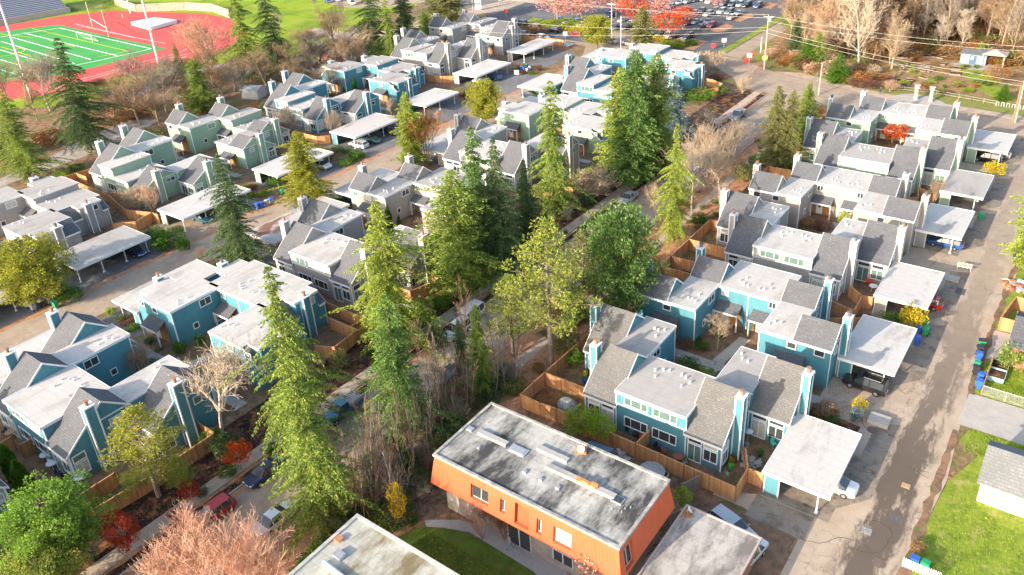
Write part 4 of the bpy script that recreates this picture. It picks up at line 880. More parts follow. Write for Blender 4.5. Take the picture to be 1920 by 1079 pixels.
# low planting in beds along the street and yards
beds=[((-68,-62.6),(10,172),46,['fir_dark','brown','green','purple']),((-51.8,-44.5),(60,170),40,['brown','fir_olive','rust','green']),((-47.5,-44.3),(60,128),10,['brown','green'])]
for (xa,xb),(ya,yb),n_,ls in beds:
    for _ in range(n_):
        lf=rs.choice(ls); plant('shrub',rs.uniform(xa,xb),rs.uniform(ya,yb),rs.uniform(.35,1.1),rs.uniform(.4,1.1),L[lf],M['bark_grey'],'small low shrub in the planting beds along the street','low shrubs of the street beds',name='bed_plant',cat='bed plant')
for cx,y0,y1 in((-29.2,58.5,90.3),(-29.1,95.6,126.9),(-29,132.6,165),(-84,21.6,56.2),(-84.7,61,95.5),(-87.5,103.2,139.5),(-90.1,147.9,185),(-144.4,64.9,100.9),(-146.4,107.5,146.3),(-150.3,153.3,193.2)):
    ym=(y0+y1)/2
    for _ in range(9):
        px=cx+rs.choice([-1,1])*rs.uniform(1.5,11); py=ym+rs.choice([-1,1])*rs.uniform(.9,1.9) if abs(px-cx)>4 else ym+rs.choice([-1,1])*rs.uniform(1.2,6)
        lf=rs.choice(['green','brown','fir_dark','rust','fir_olive']); plant('shrub',px,py,rs.uniform(.4,1.0),rs.uniform(.4,.9),L[lf],M['bark_grey'],'small low shrub in a courtyard between the townhouses','low shrubs of the courtyards',name='courtyard_plant',cat='courtyard plant')
for (y0,y1) in((36.5,42),(77,82),(97.5,103),(119,126),(140,149),(165.5,173)):
    for xa,xb in((-126,-117.5),(-104.5,-98)):
        for _ in range(7): plant('shrub',rs.uniform(xa,xb),rs.uniform(y0,y1),rs.uniform(.5,1.5),rs.uniform(.6,1.4),L[rs.choice(['green','brown','fir_dark','fir_olive','purple','lime'])],M['bark_grey'],'low shrub in the beds between the carports of the left alley','low shrubs between the carports',name='bed_plant',cat='bed plant')
# scrub behind the far row of houses
for _ in range(60):
    px,py=rs.uniform(180,760),rs.uniform(60,215)
    x,y=P(px,py)
    if x>-172 or x<-222 : continue
    plant(rs.choice(['twig_bush','shrub']),x,y,rs.uniform(1.5,3.6),rs.uniform(1.8,3.8),rs.choice([L['brown'],M['bark_grey'],L['fir_olive'],M['bark_pale']]),M['bark_grey'],'brown scrub growing along the school fence behind the houses','scrub along the school fence',name='scrub_bush',cat='bush')
# ------------------------------------------------------------------ carports
def carport(x0,x1,y0,y1,wallx,pal,rf,label,z=2.7,walls=True):
    root=empty('carport',((x0+x1)/2,(y0+y1)/2,0),0,label,'carport','carports along the two alleys'); w,d=(x1-x0)/2,(y1-y0)/2
    m=MB(); m.box(-w+.05,w-.05,-d+.05,d-.05,z-.05,z+.12)
    m.build('roof',M[rf],root)
    m=MB()
    for a in((-w,-w+.05,-d,d),(w-.05,w,-d,d),(-w+.05,w-.05,-d,-d+.05),(-w+.05,w-.05,d-.05,d)): m.box(a[0],a[1],a[2],a[3],z-.22,z+.15)
    m.build('fascia',M['white'],root)
    m=MB(); sx=1 if wallx>0 else -1
    m.box(sx*(w-.35),sx*(w-.2),-d+.3,d-.3,0,z-.05); m.box(sx*(w-.35),sx*(w-1.6),-d+.3,-d+.42,0,z-.05); m.box(sx*(w-.35),sx*(w-1.6),d-.42,d-.3,0,z-.05); m.build('back_wall',WALL[pal],root)
    for yy in(-d+.3,d-.42):
        for q in(.28,1.65): m=MB(); m.box(sx*(w-q),sx*(w-q+.1),yy-.03,yy+.15,0,z-.2); m.build('corner_board',M['white'],root)
    n=max(2,round((2*d)/4.6)+1)
    for k in range(n):
        yy=-d+.5+(2*d-1)*k/(n-1); m=MB(); m.box(-sx*(w-1.1)-.06,-sx*(w-1.1)+.06,yy-.06,yy+.06,0,z-.2); m.box(-sx*(w-1.1)-.16,-sx*(w-1.1)+.16,yy-.16,yy+.16,0,.12); m.build('post',M['white'],root)
    m=MB(); m.box(-sx*(w-1.1)-.07,-sx*(w-1.1)+.07,-d+.1,d-.1,z-.2,z-.06); m.build('beam',M['white'],root)
    return root
for a in [(-17.45,-11.2,57.9,67.85,-1,'teal','roof_carport','large white carport roof nearest to the camera at lower right'),
 (-17.0,-10.95,79.3,89.6,-1,'teal','roof_carport','white carport over the black car, half in the house\'s shadow'),
 (-17.2,-10.95,94.8,104.8,-1,'taupe','roof_carport','white carport beside the vivid yellow shrub\'s far side'),
 (-17.1,-11.0,115.8,126.0,-1,'grey','roof_carport','white carport over the blue estate car'),
 (-16.9,-10.8,131.4,141.6,-1,'sage','roof_tan','dirty-grey stained carport roof with sage side wall'),
 (-16.8,-10.5,153.0,163.0,-1,'sage','roof_carport','white carport at the top of the right alley'),
 (-103,-96.2,20,33.7,1,'teal','roof_carport','long white carport cut by the left edge behind chimneys'),
 (-103,-96.8,41.5,55,1,'teal','roof_carport','white carport joined to the teal flat roofs by the left alley'),
 (-124.4,-116.5,43.5,55.7,-1,'grey','roof_tan','long grey-white carport behind the golden pine'),
 (-125.3,-117.6,62.3,76,-1,'sage','roof_carport','white carport beside the sage houses with branch shadows'),
 (-125.8,-118.2,82.5,96.2,-1,'sage','roof_carport','white carport behind the golden-green alley cedar'),
 (-128.2,-120.4,104.2,117.8,-1,'teal','roof_rust','white carport roof blotched with rust-red leaves'),
 (-128.5,-121.0,126.5,138,-1,'teal','roof_carport','white carport behind the yellow-green alley cedar'),
 (-132.9,-125.0,149.9,164.2,-1,'taupe','roof_carport','white carport next to the overgrown taupe fence, over two pale cars'),
 (-133.5,-126.9,173.5,188.5,-1,'grey','roof_carport','white carport farthest up the left alley with a planted front'),
 (-103.8,-97,64.5,80.5,1,'taupe','roof_rust','leaf-smeared white carport behind the grey block\'s chimneys'),
 (-104,-97.3,83,95,1,'taupe','roof_carport','white carport between two taupe chimneys'),
 (-105.5,-98.3,106,118.5,1,'taupe','roof_carport','white carport behind the pink-twigged alley tree'),
 (-104,-97,129,143,1,'sage','roof_carport','white carport left of the sage flat roofs'),
 (-111.3,-103.6,148,160,1,'teal','roof_carport','white carport at the teal chimney wall, near the round alley tree'),
 (-111.5,-104.5,173,187,1,'teal','roof_carport','white carport behind the teal block close to the striped crossing'),
 (-123.9,-116.7,22.5,35,-1,'grey','roof_tan','carport corner with one white post at the left edge')]:
    carport(*a)
# ------------------------------------------------------------------ wooden fences
def fence(name,segs,h,label,mat='cedar',z=0,step=2.4,cat='fence',grp='cedar fences of the yards'):
    x0,y0=segs[0][0]; root=empty(name,(x0,y0,z),0,label,cat,grp)
    for line in segs:
        for (ax,ay),(bx,by) in zip(line,line[1:]):
            Ln=math.hypot(bx-ax,by-ay); 
            if Ln<.2: continue
            an=math.atan2(by-ay,bx-ax); n=max(1,round(Ln/step))
            for k in range(n):
                q=(k+.5)/n; cx,cy=ax+(bx-ax)*q-x0,ay+(by-ay)*q-y0; m=MB(); m.obb(cx,cy,.05,h,Ln/n-.1,.05,an); m.obb(cx,cy,h,h+.05,Ln/n-.02,.14,an); m.build('fence_panel',M[mat],root)
            for k in range(n+1):
                q=k/n; m=MB(); cx,cy=ax+(bx-ax)*q-x0,ay+(by-ay)*q-y0; m.obb(cx,cy,0,h+.14,.12,.12,an); m.build('fence_post',M['post'],root)
    return root
F=lambda segs,l,**k: fence('wooden_fence',segs,k.pop('h',1.8),l,**k)
F([[(-34.8,55.8),(-29.6,55.85),(-18.95,55.6),(-19.0,58.6),(-20.2,61)],[(-19,58.6),(-17.5,58.6)],[(-29.6,55.9),(-29.4,58.4)]],'long cedar fence stepping past the patio of the nearest teal block')
F([[(-39.3,56.1),(-41.4,55.9),(-44,56.0),(-44,60.7),(-43.8,70.5)],[(-44,60.7),(-37.3,60.75)]],'cedar fence around the yard with the grey tarpaulin')
F([[(-39.3,56.1),(-34.8,55.8)]],'short cedar fence length behind the bright green bush')
F([[(-43.8,86),(-44.1,92.7),(-44.1,98.8),(-44.1,106.4),(-41,106.3)],[(-44.1,98.8),(-37.4,98.9)],[(-43.9,92.8),(-38,92.9)],[(-44,89.5),(-39,89.6)]],'cedar fence of four bays between teal and grey houses along the street')
F([[(-44.1,86),(-43.8,80),(-41,79.8)]],'low cedar fence corner by the dark pine and teal gable')
F([[(-44,118),(-44.1,128.9),(-44,142.8),(-41.3,142.7)],[(-44,130.8),(-37,131)]],'cedar fence between grey and sage houses along the street')
F([[(-44,155),(-44,164),(-41,164)]],'cedar fence piece behind the dark bushy cedar')
F([[(-20.8,97.4),(-18.6,95.5),(-17.4,95.8)],[(-18.6,95.5),(-18.5,91.5),(-21.8,92.4)],[(-20.8,88),(-17.4,90.2)]],'zigzag cedar fence between two white carports')
F([[(-21,128.4),(-19.4,129.4),(-20.3,133.4),(-17.3,132.3)]],'short cedar fence at the blue-tarp yard by the carport')
F([[(-84,58.6),(-78,57.9),(-70.5,57.8),(-70.6,55.4)],[(-74.6,55.4),(-69.3,55.4),(-68.9,51.2),(-71.3,50.0)],[(-69.2,55.3),(-69.2,58)],[(-83.5,58.6),(-83.3,60.5)]],'cedar fence around two dark-soil yards left of the full green fir')
F([[(-71.6,19.9),(-71.6,23.8)],[(-72.2,19.9),(-68.6,20),(-68,26),(-68,33.2),(-71,33.2)]],'cedar fence along the black mulch at lower left')
F([[(-84.6,20.3),(-84.4,22.0)],[(-77,18.6),(-70.5,18.9)],[(-86.8,18.9),(-86.8,20.5)]],'cedar fence piece beside the pair of arborvitae')
F([[(-68.9,9.5),(-68.7,13.8),(-74.5,13.9)],[(-72.2,13.8),(-72.2,17)]],'cedar fence behind the bright green pine at the bottom left')
F([[(-158.7,62.8),(-158.2,67.6),(-154.5,67.5)],[(-158.4,65),(-154.6,65)],[(-158.7,62.8),(-150.1,62.6),(-142.3,62.5),(-132.5,60.4),(-127.1,62.2),(-125.4,62.2)],[(-142.3,62.5),(-141.9,64.9)],[(-127.1,62.0),(-126.3,58.6),(-129.2,56)]],'long cedar fence snaking between the grey and sage blocks at far left',)
F([[(-145.5,105),(-134.2,102.6),(-130.5,102.6),(-128.6,104.4)]],'cedar fence below the deep teal windows')
F([[(-158,104.8),(-163.5,104.8),(-163.5,113)]],'cedar fence behind the teal chimneys next to the metal shed')
F([[(-141,148.6),(-136,149.2),(-133.2,151.2)]],'cedar fence at the taupe house by the pink shrub')
F([[(-142.8,193.5),(-127.9,193.4)]],'cedar fence screening the last carport from the school road')
F([[(-78.8,179),(-77.5,175.6),(-74,175),(-70.8,173),(-70.4,169.8),(-73.6,165.8)],[(-77.5,175.6),(-78.8,171)]],'curved cedar fence at the road junction')
F([[(-72.4,71.3),(-68.6,71.2),(-69.9,66)],[(-72,66),(-69.9,66)]],'cedar fence beside the taupe gable near the pavement')
F([[(-73.8,103),(-70,103.2),(-70,96.5)]],'cedar fence behind the dark firs with orange boards')
F([[(-73.5,108),(-70.2,108),(-70.2,118)]],'cedar fence next to the fallen tree')
F([[(-22.4,55.4),(-23.4,53.3)]],'short weathered dark fence by the trampoline',mat='cedar_grey',h=1.7)
F([[(-23.1,48.8),(-22.0,51.2)]],'low weathered fence by the corner of the orange building',mat='cedar_grey',h=1.4)
F([[(-3.0,84.5),(-3.0,91.4)]],'pinkish plank gate across the drive at the right edge',h=.9,cat='gate',mat='cedar_door')
F([[(-3.5,98.8),(-2.7,104.8)],[(-3.4,98.8),(-.8,98.8)],[(-2.7,104.8),(1,104.8)]],'plank fence around the rubbish-filled yard at the right edge')
# white picket fence, chain link, garden rails
root=empty('picket_fence',(0,0,0),0,'white picket fence at the bottom edge beside the blue bin','fence'); root.location=P(1696,1065)+(0,)
a=Vector(P(1692,1062)+(0,)); b=Vector(P(1760,1090)+(0,)); n=17
for k in range(n):
    p=a.lerp(b,k/(n-1))-root.location; m=MB(); m.box(p.x-.05,p.x+.05,p.y-.015,p.y+.015,0,.95); m.prism([(p.x-.05,.95),(p.x,1.04),(p.x+.05,.95)],'y',p.y-.015,p.y+.015); m.build('picket',M['white'],root)
p0=a-root.location;p1=b-root.location
for z_ in(.25,.75): m=MB(); m.tube(p0+Vector((0,.03,z_)),p1+Vector((0,.03,z_)),.03,.03,4); m.build('rail',M['white'],root)
def meshmat(name,col,sc=8,wd=.12):
    m,t=newmat(name); g=t.n('NewGeometry').outputs['Position']; sp=t.n('SeparateXYZ',i={0:g})
    u=t.mth('ADD',t.mth('ADD',sp.outputs[0],sp.outputs[1]),sp.outputs[2]); v=t.mth('SUBTRACT',t.mth('ADD',sp.outputs[0],sp.outputs[1]),sp.outputs[2])
    a=t.mth('LESS_THAN',t.mth('FRACT',t.mth('MULTIPLY',u,sc)),wd); b=t.mth('LESS_THAN',t.mth('FRACT',t.mth('MULTIPLY',v,sc)),wd); al=t.mth('MAXIMUM',a,b)
    d=t.n('BsdfPrincipled',i={'Base Color':tuple(col)+(1,),'Roughness':.5,'Alpha':al}); t.t.links.new(d.outputs[0],t.out.inputs[0]); return m
MESHM=meshmat('chain_link',(.45,.46,.45)); MESHD=meshmat('dark_chain_link',(.07,.07,.07),4,.16)
def chain(pts,h,label,mat,post,step=3.0,grp=None,name='chain_link_fence'):
    r=empty(name,(pts[0][0],pts[0][1],0),0,label,'fence',grp); o=Vector((pts[0][0],pts[0][1],0)); m=MB()
    for A,Bq in zip(pts,pts[1:]):
        A=Vector((A[0],A[1],0))-o;Bq=Vector((Bq[0],Bq[1],0))-o; m.poly([A,Bq,Bq+Vector((0,0,h)),A+Vector((0,0,h))]); n=max(1,round((Bq-A).length/step))
        for k in range(n+1):
            q=A.lerp(Bq,k/n); t=MB(); t.tube(q,q+Vector((0,0,h+.1)),.045,.045,6); t.build('fence_post',post,r)
        t=MB(); t.tube(A+Vector((0,0,h)),Bq+Vector((0,0,h)),.03,.03,5); t.build('top_rail',post,r)
    m.build('wire_mesh',mat,r); return r
chain([P(1865,662),P(1839,740),P(1930,768)],1.2,'chain link fence around the raised garden boxes at the right edge',MESHM,M['steel'])
chain([P(1402,160),P(1440,120),P(1480,75),P(1530,40)],1.8,'rusty chain link fence beside the junction and the woods',MESHD,flat('rusty_post',(.32,.16,.12),.8))
chain([P(180,186),P(222,184),P(262,172),P(330,142),P(372,112),P(430,96)],1.8,'dark chain link fence between trail and running track',MESHD,M['black'],4)
chain([P(602,50),P(645,22)],4,'tall dark net fence on the green slope',MESHD,M['black'],4)
chain([P(120,22),P(195,18),P(213,8),P(262,12)],2.4,'dark fence behind the goal posts at the foot of the stands',MESHD,M['black'],4)
# stone retaining wall
m=MB(); pts=[P(*p) for p in [(218,10),(258,23),(300,21),(350,19),(400,22),(432,34)]]
for A,Bq in zip(pts,pts[1:]):
    d=Vector((Bq[0]-A[0],Bq[1]-A[1])); an=math.atan2(d.y,d.x); m.obb((A[0]+Bq[0])/2,(A[1]+Bq[1])/2,-.2,3.0,d.length+.3,.6,an)
stone=None
def brickm(name,a,b,mo,w,h):
    mm,t=newmat(name); g=t.n('NewGeometry').outputs['Position']; sp=t.n('SeparateXYZ',i={0:g}); v=t.n('CombineXYZ',i={0:t.mth('ADD',sp.outputs[0],sp.outputs[1]),1:sp.outputs[2],2:0.0}).outputs[0]
    br=t.n('TexBrick',offset=.5,i={'Vector':v,'Color1':tuple(a)+(1,),'Color2':tuple(b)+(1,),'Mortar':tuple(mo)+(1,),'Scale':1.0,'Mortar Size':.03,'Brick Width':w,'Row Height':h}); fin(t,br.outputs[0],.9,bump=t.noise(g,4),bs=.5); return mm
tag(m.build('retaining_wall',brickm('stone_blocks',(.42,.35,.28),(.30,.25,.20),(.12,.1,.08),.9,.45)),'curved stone retaining wall behind the red track','retaining wall')
# ------------------------------------------------------------------ orange building and neighbours
BALC=flat('balcony_recess_shadow',(.22,.10,.04),.8); OR=siding('orange_siding',(.62,.125,.05),.35,True); CB=flat('concrete_block',(.42,.38,.33),.9,var=.2,sc=1)  # balcony back painted brown as the shadow of a deeper recess
def holed(mb,A,Bq,z0,z1,off0,off1,holes,inner=None,dep=.35):
    """wall from A to B (2D), leaning: outward offset off0 at z0, off1 at z1; holes=(u0,u1,za,zb)"""
    A=Vector(A);Bq=Vector(Bq); d=(Bq-A); Ln=d.length; d.normalize(); nrm=Vector((d.y,-d.x))
    us=sorted({0,Ln,*[h[0] for h in holes],*[h[1] for h in holes]}); zs=sorted({z0,z1,*[h[2] for h in holes],*[h[3] for h in holes]})
    def pt(u,z,extra=0):
        o=off0+(off1-off0)*(z-z0)/(z1-z0)-extra; uu=u; 
        if u==0: uu=-(off0+(off1-off0)*(z-z0)/(z1-z0))
        if u==Ln: uu=Ln+(off0+(off1-off0)*(z-z0)/(z1-z0))
        p=A+d*uu+nrm*o; return (p.x,p.y,z)
    for ua,ub in zip(us,us[1:]):
        for za,zb in zip(zs,zs[1:]):
            um,zm=(ua+ub)/2,(za+zb)/2
            if any(h[0]<um<h[1] and h[2]<zm<h[3] for h in holes): continue
            mb.poly([pt(ua,za),pt(ub,za),pt(ub,zb),pt(ua,zb)])
    for h in holes:
        q=[(h[0],h[2]),(h[1],h[2]),(h[1],h[3]),(h[0],h[3])]
        for (u1,z1_),(u2,z2_) in zip(q,q[1:]+q[:1]): mb.poly([pt(u1,z1_),pt(u2,z2_),pt(u2,z2_,dep+.0),pt(u1,z1_,dep)])
    return pt
ob=empty('apartment_building',(-32.1,44,0),0,'orange apartment building with stained black and white flat roof','apartment building')
m=MB(); bx0,bx1,by0,by1=-9.6,9.7,-4.3,4.3; zt,zb=6.75,3.5
hS=[(4.3,6.3,4.2,5.7),(7.6,8.15,4.3,5.7),(9.2,10.7,3.9,6.1),(11.5,12.05,4.1,5.6),(13.2,15.0,4.1,5.7)]; hE=[(.5,1.9,3.8,6.0)]
ptS=holed(m,(bx0,by0),(bx1,by0),zb,zt,.5,0,hS); ptE=holed(m,(bx1,by0),(bx1,by1),zb,zt,.5,0,hE); holed(m,(bx1,by1),(bx0,by1),zb,zt,.5,0,[]); ptW=holed(m,(bx0,by1),(bx0,by0),zb,zt,.5,0,[])
m.poly([(bx0-.5,by0-.5,zb),(bx1+.5,by0-.5,zb),(bx1+.5,by1+.5,zb),(bx0-.5,by1+.5,zb)]); m.build('wall',OR,ob)
m=MB(); m.box(bx0+.4,bx1-.5,by0+.5,by1-.4,-.2,zb-.01); lw=m.build('lower_wall',CB,ob)
m=MB(); m.box(bx0,bx1,by0,by1,zt-.05,zt+.02); m.build('roof',M['roof_moss'],ob)
m=MB()
for a in((bx0-.15,bx1+.15,by0-.15,by0+.12),(bx0-.15,bx1+.15,by1-.12,by1+.15),(bx0-.15,bx0+.12,by0+.12,by1-.12),(bx1-.12,bx1+.15,by0+.12,by1-.12)): m.box(a[0],a[1],a[2],a[3],zt-.12,zt+.14)
m.build('parapet',flat('grimy_coping',(.36,.34,.31),.8,var=.35,sc=1.5),ob)
for pt,hs in((ptS,hS),(ptE,hE)):
    for i,h in enumerate(hs):
        big=(i==2 and pt is ptS); mt=M['glass'] if i in(0,3) and pt is ptS else M['curtain'] if i==4 else BALC if big else M['glass']
        m=MB(); m.poly([pt(h[0],h[2],.34 if not big else .34),pt(h[1],h[2],.34),pt(h[1],h[3],.34),pt(h[0],h[3],.34)]); w=m.build('window' if not big else 'balcony',mt,ob)
        if not big:
            f=MB(); um=(h[0]+h[1])/2
            for ua,ub,za,zb_ in((h[0],h[0]+.07,h[2],h[3]),(h[1]-.07,h[1],h[2],h[3]),(um-.035,um+.035,h[2],h[3]),(h[0],h[1],h[2],h[2]+.07),(h[0],h[1],h[3]-.07,h[3])): f.poly([pt(ua,za,.3),pt(ub,za,.3),pt(ub,zb_,.3),pt(ua,zb_,.3)])
            f.build('window_frame',M['white'],w)
# lower windows and entrance
for x0_,x1_,z0_,z1_ in((3.0,5.0,.9,2.1),(-5.6,-4.2,1.0,2.2),(-1.9,.6,.1,2.6)):
    m=MB(); m.box(x0_,x1_,by0+.44,by0+.49,z0_,z1_); w=m.build('window' if x1_-x0_<2.2 else 'door',M['glass'],ob); f=MB()
    for k in range(3): xx=x0_+(x1_-x0_)*k/2; f.box(xx-.05,xx+.05,by0+.40,by0+.44,z0_,z1_)
    f.box(x0_-.05,x1_+.05,by0+.40,by0+.44,z1_,z1_+.08); f.build('window_frame',M['white'],w)
m=MB(); m.box(bx1-.5,bx1-.44,-3.2,-1.8,.2,2.3); m.build('door',M['white'],ob)
def curb(x0,x1,y,lbl=None):
    m=MB(); m.prism([(y-.35,zt+.02),(y-.28,zt+.26),(y+.28,zt+.26),(y+.35,zt+.02)],'x',x0,x1); m.build('roof_kerb',M['roof_tan'],ob)
curb(-8.0,-4.7,.35) ; curb(-2.1,1.2,1.6); curb(-.1,6.9,.1)
for x_,y_,w_,d_,mt in((-3.4,.3,.9,.5,'metalcap'),(7.2,0,.5,.4,'glass'),(-9.0,.2,.35,.3,'metalcap'),(-1.3,-1.6,.2,.2,'metalcap'),(.4,-1.6,.18,.18,'metalcap'),(2.2,-1.6,.2,.2,'metalcap'),(-6.7,-1.4,.16,.16,'metalcap')):
    m=MB(); m.box(x_-w_,x_+w_,y_-d_,y_+d_,zt+.02,zt+.14); sk=m.build('skylight',M['metalcap'],ob); m=MB(); m.box(x_-w_*.8,x_+w_*.8,y_-d_*.8,y_+d_*.8,zt+.14,zt+.18); m.build('skylight_glass',M[mt],sk)
for x_,y_ in((8.2,-.6),(8.5,-.2),(8.1,-1.0),(4.9,-1.0),(-8.2,1.8),(7.3,-1.2)):
    m=MB(); m.tube((x_,y_,zt),(x_,y_,zt+.25),.05,.05,6); m.build('vent_pipe',M['steel'],ob)
def dish(x,y,z,label,r=.45,rz=0,cat='satellite dish'):
    rt=empty('satellite_dish',(x,y,z),rz,label,cat); m=MB(); n=14; ring=[]
    for j in range(4):
        rr_=r*j/3; ring.append([(rr_*math.cos(t*6.283/n),-.1-.25*(rr_/r)**2*r*2+rr_*math.sin(t*6.283/n)*.5,.45+rr_*math.sin(t*6.283/n)*.85) for t in range(n)])
    for j in range(3):
        for t in range(n): m.poly([ring[j][t],ring[j][(t+1)%n],ring[j+1][(t+1)%n],ring[j+1][t]])
    m.build('reflector',M['white'],rt,True); m=MB(); m.tube((0,0,0),(0,0,.42),.03,.03,6); m.tube((0,0,.42),(0,-.45,.5),.02,.02,5); m.build('mast',M['steel'],rt)
    m=MB(); 
    for k in range(5): m.box(-.5,.5,-.5+k*.22,-.38+k*.22,.0,.1)
    m.build('pallet',M['cedar_door'],rt); return rt
dish(-30.7,47.4,zt+.03,'white satellite dish on a wooden pallet on the orange building\'s roof',.36,.5)
m=MB(); rr=random.Random(4)
for k in range(9): m.obb(rr.uniform(-.9,.9),rr.uniform(-.15,.15),0,rr.uniform(.08,.3),rr.uniform(.3,.8),rr.uniform(.15,.4),rr.uniform(-.3,.3))
tag(m.build('scrap_boards',flat('orange_scrap',(.62,.22,.08),.8),loc=(-28.0,44.1,zt+.27)),'orange wooden scrap lying on a roof kerb of the orange building','scrap boards')
# flat roofed block at the bottom edge
b2=empty('apartment_building',(-37,26,0),0,'flat-roofed block with brown-stained roof cut by the bottom edge','apartment building')
m=MB(); m.box(-5.5,14,-10,4.6,-.2,6.2); m.build('wall',OR,b2); m=MB(); m.box(-5.6,14.1,-10.1,4.7,6.2,6.36); m.build('roof',M['roof_moss2'],b2)
m=MB()
for a in((-5.8,14.3,4.6,4.9),(-5.8,-5.5,-10.2,4.6),(14.0,14.3,-10.2,4.6)): m.box(a[0],a[1],a[2],a[3],6.1,6.5)
m.build('parapet',flat('pale_coping',(.52,.49,.44),.7),b2)
m=MB(); m.tube((-4.3,-.2,6.5),(2,-.6,6.5),.22,.22,8); m.build('roof_duct',M['white'],b2); m=MB(); m.box(-4.2,-3.3,.6,1.3,6.36,6.7); m.build('skylight',M['metalcap'],b2)
m=MB(); m.box(-5.3,-4.7,1.8,2.4,6.5,6.62); m.build('roof_tile',flat('terracotta',(.45,.2,.1),.8),b2)
b3=empty('garage',(-18,46,0),0,'low garage with weathered grey roof and a pale estate car beside it','garage')
m=MB(); m.box(-3.1,3.2,-6,3.8,-.1,2.85); m.build('wall',flat('brown_red_wall',(.34,.15,.11),.8),b3); m=MB(); m.box(-3.3,3.45,-6.2,4.0,2.85,3.0)
gr_=flatroof('silver_worn_roof',(.47,.44,.40),(.17,.15,.135),.95,1.2,.8,.42,.62); m.build('roof',gr_,b3)
m=MB()
for a in((-3.4,3.55,3.95,4.1),(-3.4,-3.25,-6.2,3.95),(3.4,3.55,-6.2,3.95)): m.box(a[0],a[1],a[2],a[3],2.8,3.12)
m.build('roof_edge',flat('worn_edge',(.45,.36,.33),.8),b3); m=MB(); m.box(3.2,3.23,-5,-1,0,2.3); m.build('garage_door',M['white'],b3)
dish(-20.9,49.2,3.0,'small grey satellite dish on the corner of the weathered garage roof',.35,2.2)
# right-edge buildings
b4=empty('garage',(4,70,0),0,'white garage with grey shingle roof on the lawn at the right edge','garage')
m=MB(); m.prism([(-2.3,-.1),(-2.3,2.5),(.7,4.1),(3.2,2.8),(3.2,-.1)],'x',-4.7,9); m.build('wall',flat('bright_white_paint',(.66,.66,.63),.6,var=.04),b4)
m=MB(); m.prism([(-2.7,2.35),(.7,4.15),(.7,4.3),(-2.7,2.5)],'x',-5.0,9.3); m.prism([(.7,4.15),(3.6,2.6),(3.6,2.75),(.7,4.3)],'x',-5.0,9.3); m.build('roof',shingle('pale_grey_shingle',(.22,.225,.225),(.29,.295,.295)),b4)
b5=empty('house',(1.5,95,0),0,'house with grey shingle roof and reddish wall cut by the right edge','house')
m=MB(); m.box(-2.9,8,-3.4,4,-.1,2.8); m.build('wall',flat('brick_red_wall',(.42,.17,.12),.8),b5); m=MB(); m.prism([(-3.9,2.7),(0.5,4.3),(4.4,2.7),(4.4,2.85),(.5,4.45),(-3.9,2.85)],'x',-3.5,8.5); m.build('roof',M['shingle'],b5)
m=MB(); m.box(-3.55,-3.5,-3.95,4.4,2.6,2.9); m.build('gutter',M['white'],b5)
# sheds, gazebo, garden items
def shed(x,y,w,d,h,rz,wm,rm,label,name='shed',rh=.7,door=None):
    r=empty(name,(x,y,0),rz,label,name.replace('_',' ')); m=MB(); m.prism([(-d/2,0),(-d/2,h),(0,h+rh),(d/2,h),(d/2,0)],'x',-w/2,w/2); m.build('wall',wm,r)
    m=MB(); m.prism([(-d/2-.25,h-.12),(0,h+rh+.02),(0,h+rh+.12),(-d/2-.25,h)],'x',-w/2-.2,w/2+.2); m.prism([(0,h+rh+.02),(d/2+.25,h-.12),(d/2+.25,h),(0,h+rh+.12)],'x',-w/2-.2,w/2+.2); m.build('roof',rm,r)
    if door:
        m=MB(); m.box(-.8,.7,-d/2-.04,-d/2,0,h*.85); m.build('door',door,r)
        m=MB(); m.box(-.5,.1,-d/2-.06,-d/2-.04,h*.45,h*.75); m.build('window',M['white'],r)
    return r
BL=siding('pale_blue_siding',(.22,.33,.40),.25)
x,y=P(1826,122); shed(x-.3,y+2,5.6,3.4,2.5,-.08,BL,M['shingle'],'pale blue shed with grey roof and dark door in the community garden',door=flat('dark_blue_door',(.06,.12,.18),.5))
shed(-32.3,53.0,2.2,1.6,1.7,.1,flat('slate_blue_plastic',(.10,.17,.24),.5),flat('slate_blue_roof',(.10,.16,.23),.5),'dark blue garden shed behind the orange building',rh=.35)
x,y=P(478,182); shed(x,y,5,4,2.4,.3,flat('pale_shed_wall',(.5,.48,.45),.7),siding('ribbed_metal',(.42,.45,.47),.3,True),'ribbed metal-roofed shed behind the sage houses',rh=.4)
def table_box(label,x,y,w,d,h,mat,name,cat,rz=0):
    m=MB(); m.obb(0,0,0,h,w,.06,0) ; mb=MB()
    for a in((-w/2,-w/2+.06,-d/2,d/2),(w/2-.06,w/2,-d/2,d/2),(-w/2,w/2,-d/2,-d/2+.06),(-w/2,w/2,d/2-.06,d/2)): mb.box(a[0],a[1],a[2],a[3],0,h)
    r=empty(name,(x,y,0),rz,label,cat); mb.build('frame',mat,r); s_=MB(); s_.box(-w/2+.06,w/2-.06,-d/2+.06,d/2-.06,0,h*.7); s_.build('soil',G['mulch'],r); return r
x,y=P(1868,708); table_box('pale blue raised garden box behind the wire fence',x,y,1.7,2.0,.6,flat('pale_blue_wood',(.35,.55,.60),.6),'raised_bed','raised bed')
x,y=P(1874,690); table_box('green raised garden box next to the pale blue one',x,y,1.7,1.8,.5,flat('green_wood',(.35,.50,.15),.6),'raised_bed','raised bed')
rg=random.Random(12)
for k in range(22):
    px,py=rg.uniform(1685,1800),rg.uniform(105,172); x,y=P(px,py)
    table_box('low timber-edged garden plot in the community garden',x,y,rg.uniform(2,5),rg.uniform(1.2,2.4),.35,M['cedar_grey'],'garden_plot','garden plot',rg.uniform(-.5,.2))['group']='plots of the community garden'
